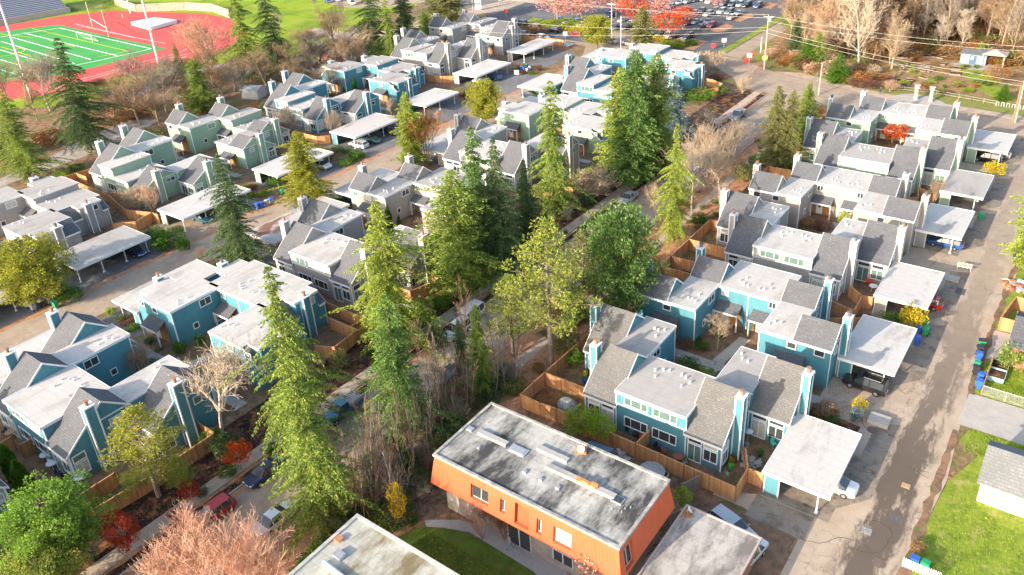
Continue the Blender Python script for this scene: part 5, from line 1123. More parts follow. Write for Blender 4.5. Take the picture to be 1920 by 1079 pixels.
for k in range(40):
    px,py=rg.uniform(1685,1870),rg.uniform(100,175); x,y=P(px,py); lf=rg.choice(['green','brown','rust','lime','fir_olive'])
    plant('shrub',x,y,rg.uniform(.4,1.3),rg.uniform(.5,1.6),L[lf],M['bark_grey'],'vegetable or low shrub growing in the community garden','plants of the community garden',name='garden_plant',cat='garden plant')
# gazebo
x,y=P(1862,122); gz=empty('gazebo',(x,y,0),0,'open wooden gazebo beside the pale blue shed','gazebo')
for a in(-1,1):
    for b in(-1,1): m=MB(); m.box(a*2.2-.15,a*2.2+.15,b*1.8-.15,b*1.8+.15,0,2.7); m.build('post',M['pole_wood'],gz)
m=MB(); m.poly([(-2.7,-2.3,2.7),(2.7,-2.3,2.7),(0,0,3.7)]); m.poly([(2.7,-2.3,2.7),(2.7,2.3,2.7),(0,0,3.7)]); m.poly([(2.7,2.3,2.7),(-2.7,2.3,2.7),(0,0,3.7)]); m.poly([(-2.7,2.3,2.7),(-2.7,-2.3,2.7),(0,0,3.7)]); m.poly([(-2.7,-2.3,2.68),(-2.7,2.3,2.68),(2.7,2.3,2.68),(2.7,-2.3,2.68)]); m.build('roof',M['pole_wood'],gz)
# plaza pillars
for i,(px,py,lb) in enumerate([(1716,187,'left stone and wood entrance pillar of the garden plaza'),(1744,191,'right stone and wood entrance pillar of the garden plaza')]):
    x,y=P(px,py); r=empty('gate_pillar',(x,y,0),.2,lb,'pillar'); m=MB(); m.prism([(-.4,0),(.4,0),(.28,2.6),(-.28,2.6)],'y',-.3,.3); m.build('shaft',M['pole_wood'],r); m=MB(); m.box(-.55,.55,-.45,.45,2.6,2.75); m.box(-.36,.36,-.33,.33,2.75,3.2); m.box(-.6,.6,-.5,.5,3.2,3.32); m.build('cap',M['concrete'],r)
def rails(pts,label):
    pts=[Vector(P(*p)+(0,)) for p in pts]; r=empty('split_rail_fence',pts[0],0,label,'fence'); o=pts[0].copy()
    for A,Bq in zip(pts,pts[1:]):
        n=max(1,round((Bq-A).length/2.8))
        for z_ in(.45,.95): m=MB(); m.tube(A-o+Vector((0,0,z_)),Bq-o+Vector((0,0,z_)),.07,.07,5); m.build('rail',M['bark_grey'],r)
        for k in range(n+1): q=A.lerp(Bq,k/n)-o; m=MB(); m.tube(q,q+Vector((0,0,1.2)),.09,.09,6); m.build('post',M['bark_grey'],r)
rails([(1668,172),(1695,172),(1735,176),(1775,182),(1820,190),(1868,199)],'wooden split rail fence between plaza and community garden')
rails([(1663,165),(1680,145),(1700,128)],'short split rail fence on the left side of the community garden')
# bike racks
x,y=P(1892,202); r=empty('bicycle_rack',(x,y,0),-.1,'row of white bicycle hoops near the tall roadside pole','bicycle rack')
for k in range(6):
    m=MB(); xx=-2.5+k; m.tube((xx,0,0),(xx,0,.8),.04,.04,6); m.tube((xx,0,.8),(xx+.5,0,.8),.04,.04,6); m.tube((xx+.5,0,.8),(xx+.5,0,0),.04,.04,6); m.build('hoop',M['white'],r)
# ------------------------------------------------------------------ sports field furniture
m=MB(); ring=[P(*p) for p in [(247,48),(292,39),(333,44),(284,58)]]; cx=sum(p[0] for p in ring)/4; cy=sum(p[1] for p in ring)/4
r=empty('landing_mat',(cx,cy,0),0,'white covered high jump mat on the red track','jump mat'); m=MB(); rr_=[(p[0]-cx,p[1]-cy) for p in ring]
for a,b in zip(rr_,rr_[1:]+rr_[:1]): m.poly([(a[0],a[1],.1),(b[0],b[1],.1),(b[0],b[1],1.3),(a[0],a[1],1.3)]); m.poly([(a[0],a[1],1.3),(b[0],b[1],1.3),(0,0,2.1)])
m.build('cover',M['white'],r)
def goalpost(px,py,px2,py2,label,h=9):
    a=Vector(P(px,py)+(0,)); b=Vector(P(px2,py2)+(0,)); r=empty('goal_posts',(a+b)/2,0,label,'goal posts'); o=(a+b)/2
    for q in(a,b): m=MB(); m.tube(q-o,q-o+Vector((0,0,3)),.12,.12,8); m.tube(q-o+Vector((0,0,3)),q-o+Vector((0,0,h)),.09,.09,8); m.build('upright',M['goal'],r)
    m=MB(); m.tube(a-o+Vector((0,0,3)),b-o+Vector((0,0,3)),.1,.1,8); m.build('crossbar',M['white'],r)
M['goal']=flat('cream_yellow_paint',(.80,.66,.36),.5)
goalpost(173.5,50,204,69,'tall cream-yellow football goal posts at the field end')
def soccer(px,py,px2,py2,label):
    a=Vector(P(px,py)+(0,)); b=Vector(P(px2,py2)+(0,)); o=(a+b)/2; r=empty('soccer_goal',o,0,label,'football goal'); h=Vector((0,0,2.4)); d=(b-a).normalized(); n=Vector((-d.y,d.x,0))*-2
    if n.x<0: n=-n
    m=MB()
    for p,q in((a,a+h),(b,b+h),(a+h,b+h),(a+h,a+n),(b+h,b+n),(a+n,b+n)): m.tube(p-o,q-o,.08,.08,6)
    m.build('goal_frame',M['white'],r); m=MB(); m.poly([a+h-o,b+h-o,b+n-o,a+n-o]); m.build('net',MESHM,r)
soccer(146,73,174,80,'white football goal with net at the field corner')
def mast(px,py,ty,r0,label,mat='steel',name='floodlight_mast',cat='light mast',lamps=False):
    x,y=P(px,py); h=hfor(x,y,ty); r=empty(name,(x,y,0),0,label,cat); m=MB(); m.tube((0,0,0),(0,0,h),r0,r0*.55,10); m.build('pole',M[mat],r)
    m=MB(); m.box(-2.5,2.5,-.1,.1,h-.6,h-.4); m.box(-2.5,2.5,-.1,.1,h-1.6,h-1.4)
    m.build('crossarm',M[mat],r)
    for k in range(5):
        l=MB(); l.tube((-2+k,0,h-.4),(-2+k,-.5,h-.1),.25,.3,8); l.build('floodlight',M['metalcap'],r)
    return h
M['bright_steel']=flat('pale_steel',(.75,.76,.76),.4,metal=.2)
mast(60,186,-60,.38,'silver floodlight mast in front of the left end of the track','bright_steel'); mast(298,122,-90,.34,'silver floodlight mast in front of the right end of the track','bright_steel'); mast(245,25,-60,.34,'silver floodlight mast behind the goal posts','bright_steel')
# grandstand
r=empty('grandstand',(0,0,0),0,'grey metal grandstand with rows of benches at the top left corner','grandstand')
A=Vector(P(-60,60)+(0,)); Bq=Vector(P(133,24)+(0,)); d=(Bq-A).normalized(); n=Vector((-d.y,d.x,0)); 
if n.x>0: n=-n
r.location=A; Ln=(Bq-A).length; an=math.atan2(d.y,d.x)
bm=flat('bench_metal',(.20,.22,.27),.5,var=.2); bl=flat('bench_pale',(.45,.47,.52),.5)
for k in range(24):
    m=MB(); c=d*(Ln/2)+n*(1+k*1.1); m.obb(c.x,c.y,0,1.2+k*.55,Ln,1.08,an); m.build('step',bm,r)
    m=MB(); c=d*(Ln/2)+n*(1.2+k*1.1); m.obb(c.x,c.y,1.22+k*.55,1.45+k*.55,Ln,.4,an); m.build('bench',bl,r)
m=MB(); c=d*(Ln/2)-n*.1; m.obb(c.x,c.y,0,2.2,Ln,.2,an); m.build('front_wall',M['concrete'],r)
# ------------------------------------------------------------------ poles, wires, street lamps, signs
def pole(px,py,ty,label,name='utility_pole',mat='pole_wood',r0=.2,arm=0,cat='utility pole',tf_=None):
    x,y=P(px,py); h=hfor(x,y,ty); r=empty(name,(x,y,0),0,label,cat); m=MB(); m.tube((0,0,0),(0,0,h),r0,r0*.65,9); m.build('pole',M[mat],r)
    if arm: m=MB(); m.box(-arm,arm,-.08,.08,h-.6,h-.42); m.build('crossarm',M[mat],r)
    if tf_: m=MB(); m.tube((.5,0,h-1.6),(.5,0,h-.6),.3,.3,10); m.build('transformer',M['steel'],r)
    return r,Vector((x,y,h))
p1=pole(1432.5,132,28,'wooden utility pole with grey transformer heads at the junction',arm=1.2,tf_=1)[1]
p2=pole(1535,178,118,'short brown wooden pole on the far pavement behind the dark cedar')[1]
p3=pole(1903,230,135,'tall roadside pole at the right edge beside the bicycle hoops',arm=0)[1]
pole(1899,229,160,'reddish-brown wooden stub pole leaning on the tall roadside pole',mat='post')
pole(1426,100,70,'thin white post with small lamp at the junction',name='lamp_post',mat='white',r0=.12,cat='lamp post')
pole(1147,70,5,'white lamp post rising in front of the red trees',name='lamp_post',mat='white',r0=.16,arm=1.3,cat='lamp post')
pole(1164,98,30,'thin pale pole behind the teal flat roofs',name='lamp_post',mat='white',r0=.1,cat='lamp post')
pole(888,30,-25,'grey-green post with banner arm on the school path',name='lamp_post',mat='steel',r0=.2,cat='lamp post')
def wire(a,b,sag,label,r=.026,n=14):
    m=MB(); o=a; pts=[a.lerp(b,k/n)+Vector((0,0,-sag*4*(k/n)*(1-k/n))) for k in range(n+1)]
    for p,q in zip(pts,pts[1:]): m.tube(p-o,q-o,r,r,4,0,False)
    ob_=m.build('overhead_wire',M['wire'],loc=o); tag(ob_,label,'cable','overhead cables of the junction')
M['wire']=flat('pale_wire',(.55,.52,.48),.5)
pw=Vector(P(700,-10,12)+(12,)); pe=Vector(P(2100,140,9)+(9,))
for k,(dz_,pw_) in enumerate([(0,(800,-20)),(-.8,(900,-20))]): wire(p1+Vector((0,0,dz_)),Vector(P(pw_[0],pw_[1],9)+(9,)),1.5,'thin overhead cable running from the junction pole over the car park')
for k,dz_ in enumerate((-.3,-1.6)): wire(p1+Vector((.6,0,dz_)),Vector(P(2000,92 if k==0 else 100,p1.z-2)+(p1.z-2,)),1.2,'overhead cable running from the junction pole across the woods to the right')
for k,dz_ in enumerate((-3.4,-4.4)): wire(p1+Vector((0,0,dz_)),p3+Vector((0,0,-2-.9*k)),.8,'overhead cable running along the garden road between the two tall poles')
wire(p1+Vector((0,0,-3)),Vector(P(940,40,8)+(8,)),1.2,'thin overhead cable dipping across the car park road')
wire(p1+Vector((0,0,-3.8)),Vector(P(900,60,8)+(8,)),1.2,'lower thin overhead cable dipping across the car park road')
def lamp(px,py,ty,dx,dy,label):
    x,y=P(px,py); h=hfor(x,y,ty); r=empty('street_lamp',(x,y,0),0,label,'street lamp'); m=MB(); m.tube((0,0,0),(0,0,h),.11,.07,8); m.build('pole',M['steel'],r)
    m=MB(); m.tube((0,0,h),(dx*.6,dy*.6,h+.35),.05,.05,6); m.tube((dx*.6,dy*.6,h+.35),(dx,dy,h+.3),.05,.05,6); m.build('arm',M['steel'],r)
    m=MB(); a=math.atan2(dy,dx); m.obb(dx*1.15,dy*1.15,h+.18,h+.36,.8,.32,a); m.build('lamp_head',M['metalcap'],r)
lamp(751,655,572,1.7,.4,'grey street lamp with drooping head near the taupe fence'); lamp(372,1085,1030,-1.6,1.3,'grey street lamp at the bottom edge over the orange bush'); lamp(662,88,38,1.7,.4,'grey street lamp by the park path'); lamp(1262,262,222,1.6,.5,'street lamp in front of the blue spruce')
def sign(px,py,ty,w,h,cols,label,txt=None,rz=0.5,name='sign',face='white'):
    x,y=P(px,py); H_=hfor(x,y,ty); r=empty(name,(x,y,0),rz,label,'sign'); m=MB(); m.tube((0,0,0),(0,0,H_),.05,.05,6); m.build('post',M['steel'],r); m=MB(); m.box(-w/2,w/2,-.05,-.0,H_-h,H_); m.build('panel',cols,r)
    return r,H_
redw=flat('red_sign',(.6,.06,.05),.4); yl=flat('yellow_sign',(.9,.8,.05),.4)
for px,py,ty,c,l in [(1404,122,100,M['white'],'small white sign of the group at the junction corner'),(1409,118,98,redw,'red and white sign of the group at the junction corner'),(1399,120,110,redw,'low red sign at the junction corner'),(1337,92,82,redw,'red and white sign on the median end'),(1357,88,72,M['white'],'white sign post on the grass median'),(1280,86,74,M['white'],'white notice board at the car park hedge'),(1434,115,105,yl,'yellow sign fixed beside the junction pole'),(1060,78,60,M['white'],'white stop sign seen from behind by the crossing'),(949,34,18,redw,'red and white sign by the school driveway'),(897,20,-12,M['white'],'tall white banner sign on the school grass'),(737,208,202,M['white'],'small sign'),(969,143,132,M['white'],'small white sign at the blue bins')]:
    if l!='small sign':
        rr2,H_=sign(px,py,ty,1.2 if 'banner' not in l else 2.2,(1.1 if 'banner' not in l else 5.5),c,l)
        if 'banner' in l: m=MB(); m.box(-1.0,.9,-.08,-.05,H_-4.6,H_-3.0); m.build('panel_print',flat('pink_print',(.6,.3,.4),.5),rr2); m=MB(); m.box(-1.0,.9,-.08,-.05,H_-2.6,H_-.4); m.build('panel_print',flat('violet_print',(.35,.3,.55),.5),rr2)
# ------------------------------------------------------------------ wheelie bins
def bin_proto():
    r=empty('wheelie_bin',(0,0,0),0,'x','wheelie bin'); m=MB()
    b=[(-.25,-.27),(.25,-.27),(.25,.27),(-.25,.27)]; t=[(-.3,-.36),(.3,-.36),(.3,.36),(-.3,.36)]
    n=0; m.v=[(x,y,.05) for x,y in b]+[(x,y,1.0) for x,y in t]; m.f=[(0,3,2,1),(0,1,5,4),(1,2,6,5),(2,3,7,6),(3,0,4,7),(4,5,6,7)]; m.m=[0]*6; m.build('body',M['white'],r)
    m=MB(); m.prism([(-.4,1.0),(.4,1.0),(.38,1.1),(-.2,1.16),(-.4,1.08)],'x',-.33,.33); m.build('lid',M['white'],r)
    for sx in(-.27,.27): m=MB(); m.tube((sx-.03,.3,.12),(sx+.03,.3,.12),.12,.12,10); m.build('wheel',M['black'],r)
    m=MB(); m.tube((-.25,.43,1.02),(.25,.43,1.02),.025,.025,6); m.build('handle',M['black'],r); return r
bp=bin_proto(); BC={'blue':flat('blue_plastic',(.03,.12,.55),.45),'green':flat('green_plastic',(.02,.30,.12),.45),'black':flat('black_plastic',(.03,.03,.035),.5),'greyb':flat('grey_plastic',(.40,.42,.45),.5)}
bins=[(1840,652,'green','black','green-lidded bin nearest the concrete drive on the right verge'),(1836,664,'black','black','small black bin behind the nearest green bin on the right verge'),(1834,676,'blue','blue','blue bin between the two green bins on the right verge'),(1830,694,'green','green','green bin in the middle of the right verge row'),(1828,702,'black','black','black bin half hidden beside the middle green bin'),(1838,716,'blue','blue','big blue bin, second from the fence end on the right verge'),(1834,728,'blue','blue','big blue bin at the fence end on the right verge'),
 (1722,625,'blue','blue','blue bin behind the white carport post'),(1733,617,'green','green','green bin beside the white carport, farther one'),(1735,628,'green','green','green bin beside the white carport, nearer one'),(1718,646,'blue','blue','blue bin close against the carport edge'),
 (1903,492,'black','black','black bin at the foot of the right-edge arborvitae'),(1911,488,'blue','blue','blue bin at the foot of the right-edge arborvitae'),(1838,412,'green','green','green bin in the shade behind the blue estate car'),
 (1712,1064,'blue','blue','blue bin on the lawn by the picket fence'),(1732,1072,'green','green','green bin on the lawn by the picket fence'),
 (978,132,'blue','greyb','leftmost blue bin of the row by the far carport'),(983,134,'blue','blue','second blue bin of the row by the far carport'),(989,136,'greyb','greyb','grey bin of the row by the far carport'),(994,131,'greyb','blue','pale bin with blue lid at the right end of the far row'),(988,128,'green','green','green bin behind the far row of bins'),
 (484,392,'blue','blue','leftmost blue bin in the left alley row'),(492,390,'blue','blue','second blue bin in the left alley row'),(502,386,'greyb','greyb','grey bin in the left alley row'),(510,382,'greyb','blue','pale bin with blue lid in the left alley row'),(530,366,'green','green','lone green bin under the golden alley cedar'),(555,400,'blue','blue','lone blue lid bin beside the grey chimney'),
 (52,578,'blue','blue','wide blue bin under the golden pine'),(64,582,'greyb','blue','blue and white bin under the golden pine'),(80,576,'black','greyb','dark bin under the golden pine'),(95,570,'greyb','greyb','pale grey bin under the golden pine'),(106,578,'green','green','green bin standing at the alley edge by the golden pine')]
for i,(px,py,c1,c2,l) in enumerate(bins):
    o=bp if i==0 else copytree(bp); x,y=P(px,py); o.location=(x,y,.01); o.rotation_euler=(0,0,random.choice([0,1.57,-1.57])+random.uniform(-.25,.25)); o['label']=l; o['group']='wheelie bins'
    for ch in o.children:
        if ch.name.startswith(('body','lid')):
            ch.material_slots[0].link='OBJECT'; ch.material_slots[0].material=BC[c1 if ch.name.startswith('body') else c2]
# ------------------------------------------------------------------ small things
x,y=P(1807,507); r=empty('road_barrier',(x,y,0),.1,'orange and white striped barrier board standing on the right alley','barrier')
stripe=None
mm,t=newmat('striped_board'); g=t.n('TexCoord').outputs['Object']; sp=t.n('SeparateXYZ',i={0:g}); f=t.mth('LESS_THAN',t.mth('FRACT',t.mth('MULTIPLY',t.mth('ADD',sp.outputs[0],sp.outputs[2]),2.2)),.5); fin(t,t.mix(f,(.85,.85,.82),(.85,.22,.04)),.5)
for z_ in(.95,.55): m=MB(); m.box(-.9,.9,-.03,.03,z_-.12,z_+.12); m.build('board',mm,r)
for sx in(-.8,.8): m=MB(); m.tube((sx,-.3,0),(sx,0,1.05),.03,.03,5); m.tube((sx,.3,0),(sx,0,1.05),.03,.03,5); m.build('leg',M['white'],r)
def disc(px,py,rad,mat,name,label,cat,seg=20,z=.012):
    x,y=P(px,py); m=MB(); m.tube((0,0,0),(0,0,.02),rad,rad,seg); o=m.build(name,mat,loc=(x,y,z)); tag(o,label,cat); return o
mh=flat('cast_iron',(.16,.11,.09),.7,var=.3,sc=20)
disc(1648,1056,.55,mh,'manhole_cover','round manhole cover near the bottom of the right alley','manhole cover'); disc(1636,807,.55,mh,'manhole_cover','round manhole cover in the carport shadow','manhole cover')
x,y=P(1625,996); m=MB()
for k in range(5): m.box(-.35,.35,-.35+k*.16,-.29+k*.16,0,.03)
m.box(-.4,-.35,-.4,.36,0,.035); m.box(.35,.4,-.4,.36,0,.035); tag(m.build('drain_grate',M['steel'],loc=(x,y,.012)),'square drain grate in the middle of the cracked alley','drain grate')
m=MB(); x,y=P(1698,911); m.box(-.35,.4,-.35,.3,0,.04); tag(m.build('steel_plate',flat('brown_plate',(.42,.28,.15),.7),loc=(x,y,.012)),'brown square patch plate on the wet alley asphalt','plate')
x,y=P(1648,792); m=MB(); m.box(-1,1,-.8,.8,0,.5); tag(m.build('utility_vault',M['concrete'],loc=(x,y,0)),'low brown concrete vault lid beside the alley','utility vault'); m=MB(); m.box(-.8,.8,-.6,.6,.5,.54)
x,y=P(1783,522); m=MB(); m.box(-1,1,-.8,.8,0,.12); tag(m.build('utility_vault',M['concrete'],loc=(x,y,0)),'flat concrete vault lid behind the striped barrier','utility vault')
# tarp covered object, trampoline, pots
m=MB(); rr=random.Random(8); n=14; rows=[(0,1.25,.95),(.5,1.2,.9),(.9,.95,.7),(1.15,.5,.35)]
grid=[[((a*(1+rr.uniform(-.08,.08)))*math.cos(t*6.283/n),(b*(1+rr.uniform(-.08,.08)))*math.sin(t*6.283/n),z_+rr.uniform(-.04,.06)*(z_>0)) for t in range(n)] for z_,a,b in rows]
for j in range(3):
    for t in range(n): m.poly([grid[j][t],grid[j][(t+1)%n],grid[j+1][(t+1)%n],grid[j+1][t]])
m.poly(grid[3]); x,y=P(1064,765); tag(m.build('covered_bundle',flat('grey_tarpaulin',(.36,.36,.35),.6,var=.35,sc=1.5),loc=(x,y,0)),'furniture covered by a grey tarpaulin in the near fenced yard','tarpaulin bundle')
def tub(px,py,rad,h,label,mat,z=0):
    x,y=P(px,py); m=MB(); m.tube((0,0,0),(0,0,h),rad*.9,rad,18); r=m.build('tub',mat,loc=(x,y,z)); tag(r,label,'tub'); m=MB(); m.tube((0,0,h),(0,0,h+.03),rad*.85,rad*.85,18); m.build('water_surface',M['black'],r)
x,y=P(1222,892); r=empty('covered_pool',(x,y,0),0,'round grey covered pool between orange building and cedar fence','pool'); m=MB(); m.tube((0,0,0),(0,0,.6),1.25,1.25,24); m.build('side',M['white'],r); m=MB(); m.tube((0,0,.6),(0,0,.66),1.3,1.3,24); m.build('cover',flat('pool_cover',(.42,.42,.40),.6,var=.2),r)
tub(1246,896,.38,.5,'small white tub beside the round covered pool',M['white'])
def furniture(px,py,kind,label,col):
    x,y=P(px,py); r=empty(kind,(x,y,0),random.uniform(0,3),label,kind.replace('_',' '))
    if kind=='patio_table':
        m=MB(); m.tube((0,0,.7),(0,0,.75),.55,.55,16); m.build('table_top',col,r)
        for a in range(3): m=MB(); m.tube((0,0,.7),(.4*math.cos(a*2.1),.4*math.sin(a*2.1),0),.03,.03,5); m.build('leg',col,r)
    elif kind=='patio_chair':
        m=MB(); m.box(-.25,.25,-.25,.25,.42,.47); m.build('seat',col,r); m=MB(); m.box(-.25,.25,.22,.27,.47,.95); m.build('backrest',col,r)
        for a in(-.22,.22):
            for b in(-.22,.22): m=MB(); m.tube((a,b,0),(a,b,.42),.025,.025,5); m.build('leg',col,r)
    elif kind=='plant_pot': m=MB(); m.tube((0,0,0),(0,0,.5),.2,.3,12); m.build('pot',col,r); mb=MB(); clumps(mb,random.Random(3),Vector((0,0,.65)),.25,60,.2,.1); mb.build('foliage',L['green'],r)
    elif kind=='barbecue': m=MB(); m.tube((0,0,.6),(0,0,1.0),.3,.35,12); m.tube((0,0,1.0),(0,0,1.15),.35,.15,12); m.build('bowl',col,r); [ (lambda mm_:(mm_.tube((.2*math.cos(a),.2*math.sin(a),.6),(.3*math.cos(a),.3*math.sin(a),0),.02,.02,5),mm_.build('leg',M['steel'],r)))(MB()) for a in(0,2.1,4.2)]
    elif kind=='patio_heater': m=MB(); m.tube((0,0,0),(0,0,.5),.22,.22,10); m.tube((0,0,.5),(0,0,2.1),.04,.04,8); m.build('stand',M['steel'],r); m=MB(); m.tube((0,0,2.1),(0,0,2.3),.5,.1,16); m.build('hood',M['metalcap'],r)
W_=M['white']; bk=M['black']; rd=M['red']
for a in [(1191,826,'barbecue','black kettle barbecue on the near teal patio',bk),(1178,812,'patio_chair','black chair beside the kettle barbecue',bk),(1208,828,'patio_table','small red table on the near teal patio',rd),(1232,846,'patio_chair','dark chair behind the long cedar fence',bk),(1245,852,'patio_chair','red-brown chair behind the long cedar fence',flat('red_brown_paint',(.3,.08,.05),.6)),(1272,866,'patio_table','red-brown bench table before the glazed door',flat('brown_paint',(.25,.09,.06),.6)),(1284,872,'plant_pot','grey pot at the long cedar fence',M['greyp'] if 'greyp' in M else M['steel']),(1370,878,'plant_pot','bright green pot at the near fence corner',flat('bright_green_pot',(.05,.6,.08),.4)),(1372,868,'plant_pot','yellow and red pot at the near fence corner',flat('orange_pot',(.8,.3,.03),.4)),(1364,895,'plant_pot','grey stone pot at the near fence corner',M['steel']),(1425,855,'plant_pot','dark green pot on the inner patio',flat('dark_green_pot',(.02,.12,.05),.3)),(1400,838,'patio_heater','metal patio heater with round hood on the inner patio',bk),(1450,838,'patio_chair','turquoise chair at the carport corner',flat('turquoise_paint',(.1,.5,.5),.5)),(1447,832,'patio_chair','black chair near the turquoise one',bk),
 (88,862,'patio_table','white square table beside the arborvitae pair',W_),(100,878,'patio_table','round white table on the lower left deck',W_),(96,868,'patio_chair','white chair on the lower left deck',W_),(112,892,'patio_chair','dark blue chair on the lower left deck',flat('navy_fabric',(.04,.08,.16),.7)),(122,897,'patio_chair','second dark chair on the lower left deck',bk),(135,908,'plant_pot','stone pot heap at the lower left house corner',M['concrete']),(152,905,'patio_table','white round table at the lower left house corner',W_),(10,815,'patio_chair','dark chair on the far lower left patio',bk),(22,820,'patio_table','brown table on the far lower left patio',flat('tan_paint',(.4,.24,.15),.6)),(84,948,'patio_table','large white round table behind the green pine',W_),(1096,718,'plant_pot','blue and yellow pot toy by the near chimney',flat('blue_pot',(.03,.12,.6),.4)),(1098,704,'plant_pot','yellow pot by the near chimney',flat('yellow_pot',(.8,.6,.05),.4)),(645,622,'patio_table','brown patio table behind the cedar fence near the firs',flat('cedar_table',(.4,.15,.06),.6)),(1540,500,'patio_table','black covered grill at the grey patio',bk),(1628,535,'patio_table','red cool box on the grey patio',rd),(1636,545,'patio_table','white table on the grey patio',W_)]:
    furniture(*a)
rr=random.Random(31)
def heap(px,py,rad,n,label,cols,name='scrap_pile',hh=.5):
    x,y=P(px,py); r=empty(name,(x,y,0),0,label,'scrap pile')
    for k in range(n):
        m=MB(); m.obb(0,0,0,rr.uniform(.15,hh),rr.uniform(.3,1),rr.uniform(.2,.6),rr.uniform(0,3)); o=m.build('scrap_piece',rr.choice(cols),r); o.location=(rr.uniform(-rad,rad),rr.uniform(-rad,rad),rr.uniform(0,.25))
sc=[M['cedar_door'],M['concrete'],M['steel'],flat('rust_scrap',(.35,.12,.06),.8),M['white'],BC['greyb']]
heap(1905,540,1.6,40,'heap of rubbish and firewood inside the right-edge fence',sc); heap(1160,862,1.0,22,'pile of old ladders and boards behind the orange building',[M['cedar_grey'],M['steel'],M['concrete']]); heap(1405,870,.8,16,'stones and rubble in the inner patio bed',[M['concrete']],hh=.25)
heap(610,120,3,26,'rusty scrap and tarpaulins behind the far teal roofs',sc,hh=1.3); heap(665,112,2,16,'white and rusty scrap pile beside the parked pickup',sc,hh=1.2)
# ------------------------------------------------------------------ vehicles (nose towards +X)
CAR={}
def paint(name,col,metal=.25):
    m,t=newmat(name); b=fin(t,col,.3,metal=metal,spec=.6); b.inputs['Coat Weight'].default_value=.6; b.inputs['Coat Roughness'].default_value=.08; return m
PC={k:paint(k+'_car_paint',v) for k,v in dict(white=(.75,.75,.74),silver=(.45,.46,.47),grey=(.20,.21,.22),black=(.018,.018,.022),red=(.45,.02,.02),blue=(.03,.10,.32),darkblue=(.02,.04,.10),teal=(.03,.16,.20),green=(.03,.14,.12),tan=(.45,.37,.27),gold=(.38,.30,.18)).items()}
def car_proto(kind):
    # stations: x, z_bottom, z_belt, z_top, halfwidth belt, halfwidth top, glass flag to next station
    if kind=='sedan': L_=4.6; S_=[(-2.3,.38,.78,.80,.74,.62),(-2.15,.28,.92,.95,.84,.70),(-1.45,.22,.95,.99,.88,.66),(-.75,.2,.93,1.42,.89,.58),(.35,.2,.90,1.44,.89,.60),(1.15,.2,.88,.93,.88,.68),(2.0,.22,.76,.80,.84,.66),(2.28,.38,.58,.6,.72,.56)]
    elif kind=='suv': L_=4.7; S_=[(-2.35,.45,.95,1.0,.80,.66),(-2.25,.32,1.02,1.10,.90,.70),(-2.05,.28,1.03,1.68,.92,.66),(-.6,.27,1.02,1.76,.93,.68),(.35,.27,1.0,1.74,.93,.67),(1.05,.27,.98,1.06,.92,.74),(2.1,.3,.90,.95,.88,.70),(2.35,.42,.66,.7,.78,.6)]
    elif kind=='hatch': L_=4.1; S_=[(-2.05,.4,.85,.9,.76,.62),(-1.95,.28,.95,1.05,.84,.66),(-1.6,.22,.96,1.45,.86,.62),(-.5,.2,.94,1.52,.87,.64),(.45,.2,.92,1.48,.87,.62),(1.15,.2,.88,.94,.86,.68),(1.85,.24,.76,.8,.82,.64),(2.05,.38,.58,.6,.7,.55)]
    elif kind=='wagon': L_=4.8; S_=[(-2.4,.4,.88,.92,.76,.64),(-2.3,.28,.95,1.05,.86,.68),(-2.0,.22,.95,1.44,.88,.64),(-.6,.2,.93,1.5,.89,.66),(.35,.2,.91,1.48,.89,.64),(1.15,.2,.88,.94,.88,.70),(2.1,.24,.77,.82,.84,.66),(2.4,.38,.58,.6,.72,.56)]
    elif kind=='van': L_=5.0; S_=[(-2.5,.45,1.0,1.1,.86,.8),(-2.45,.3,1.1,1.95,.94,.78),(-1.4,.28,1.1,2.0,.96,.8),(.6,.28,1.08,1.98,.96,.8),(1.1,.28,1.06,1.8,.95,.76),(1.75,.28,1.0,1.1,.93,.8),(2.3,.3,.85,.9,.9,.72),(2.5,.42,.66,.7,.8,.6)]
    else: L_=5.4; S_=[(-2.7,.5,.95,.97,.84,.8),(-2.6,.4,1.0,1.02,.92,.88),(-.65,.35,1.02,1.04,.93,.88),(-.55,.35,1.02,1.75,.93,.70),(.45,.35,1.0,1.78,.93,.72),(1.05,.35,1.0,1.08,.92,.78),(2.45,.38,.95,1.0,.9,.74),(2.7,.5,.7,.74,.8,.62)]
    body=MB(); gl=MB(); rings=[]
    for x,zb,zm,zt,wm,wt in S_:
        mid=(zb+zm)/2
        rings.append([(x,-wm*.9,zb),(x,-wm,mid),(x,-wm*.985,zm),(x,-wt,zt),(x,wt,zt),(x,wm*.985,zm),(x,wm,mid),(x,wm*.9,zb)])
    ns=len(rings); ct=[q[3]-q[2] for q in S_]; hi=[c>.3 for c in ct]
    for i in range(ns-1):
        a,b=rings[i],rings[i+1]
        for j in range(8):
            k=(j+1)%8; side=j in(2,4); top=j==3
            isg=(side and hi[i] and hi[i+1]) or (top and (hi[i]!=hi[i+1]))
            if side and (hi[i]!=hi[i+1]) and not (hi[i] and hi[i+1]): isg=True
            (gl if isg else body).poly([a[j],a[k],b[k],b[j]])
    body.poly(list(reversed(rings[0]))); body.poly(rings[-1])
    root=empty('parked_car',(0,0,0),0,'x','car'); body.build('body',PC['white'],root)
    if gl.v: gl.build('window_glass',M['glass'],root)
    # pillars and door lines
    pl=MB()
    xs=[q[0] for q in S_]; hs=[i for i in range(ns) if hi[i]]
    for i in hs:
        x,zb,zm,zt,wm,wt=S_[i]
        for s_ in(-1,1): pl.tube((x,s_*wm*.985,zm),(x,s_*wt,zt),.045,.045,4)
    if kind in('suv','wagon','van'):
        q=S_[hs[0]+1 if len(hs)>1 else hs[0]]
    pl.build('pillar',PC['white'],root)
    wb=L_*.29
    rad=.34 if kind in('suv','van','pickup') else .31
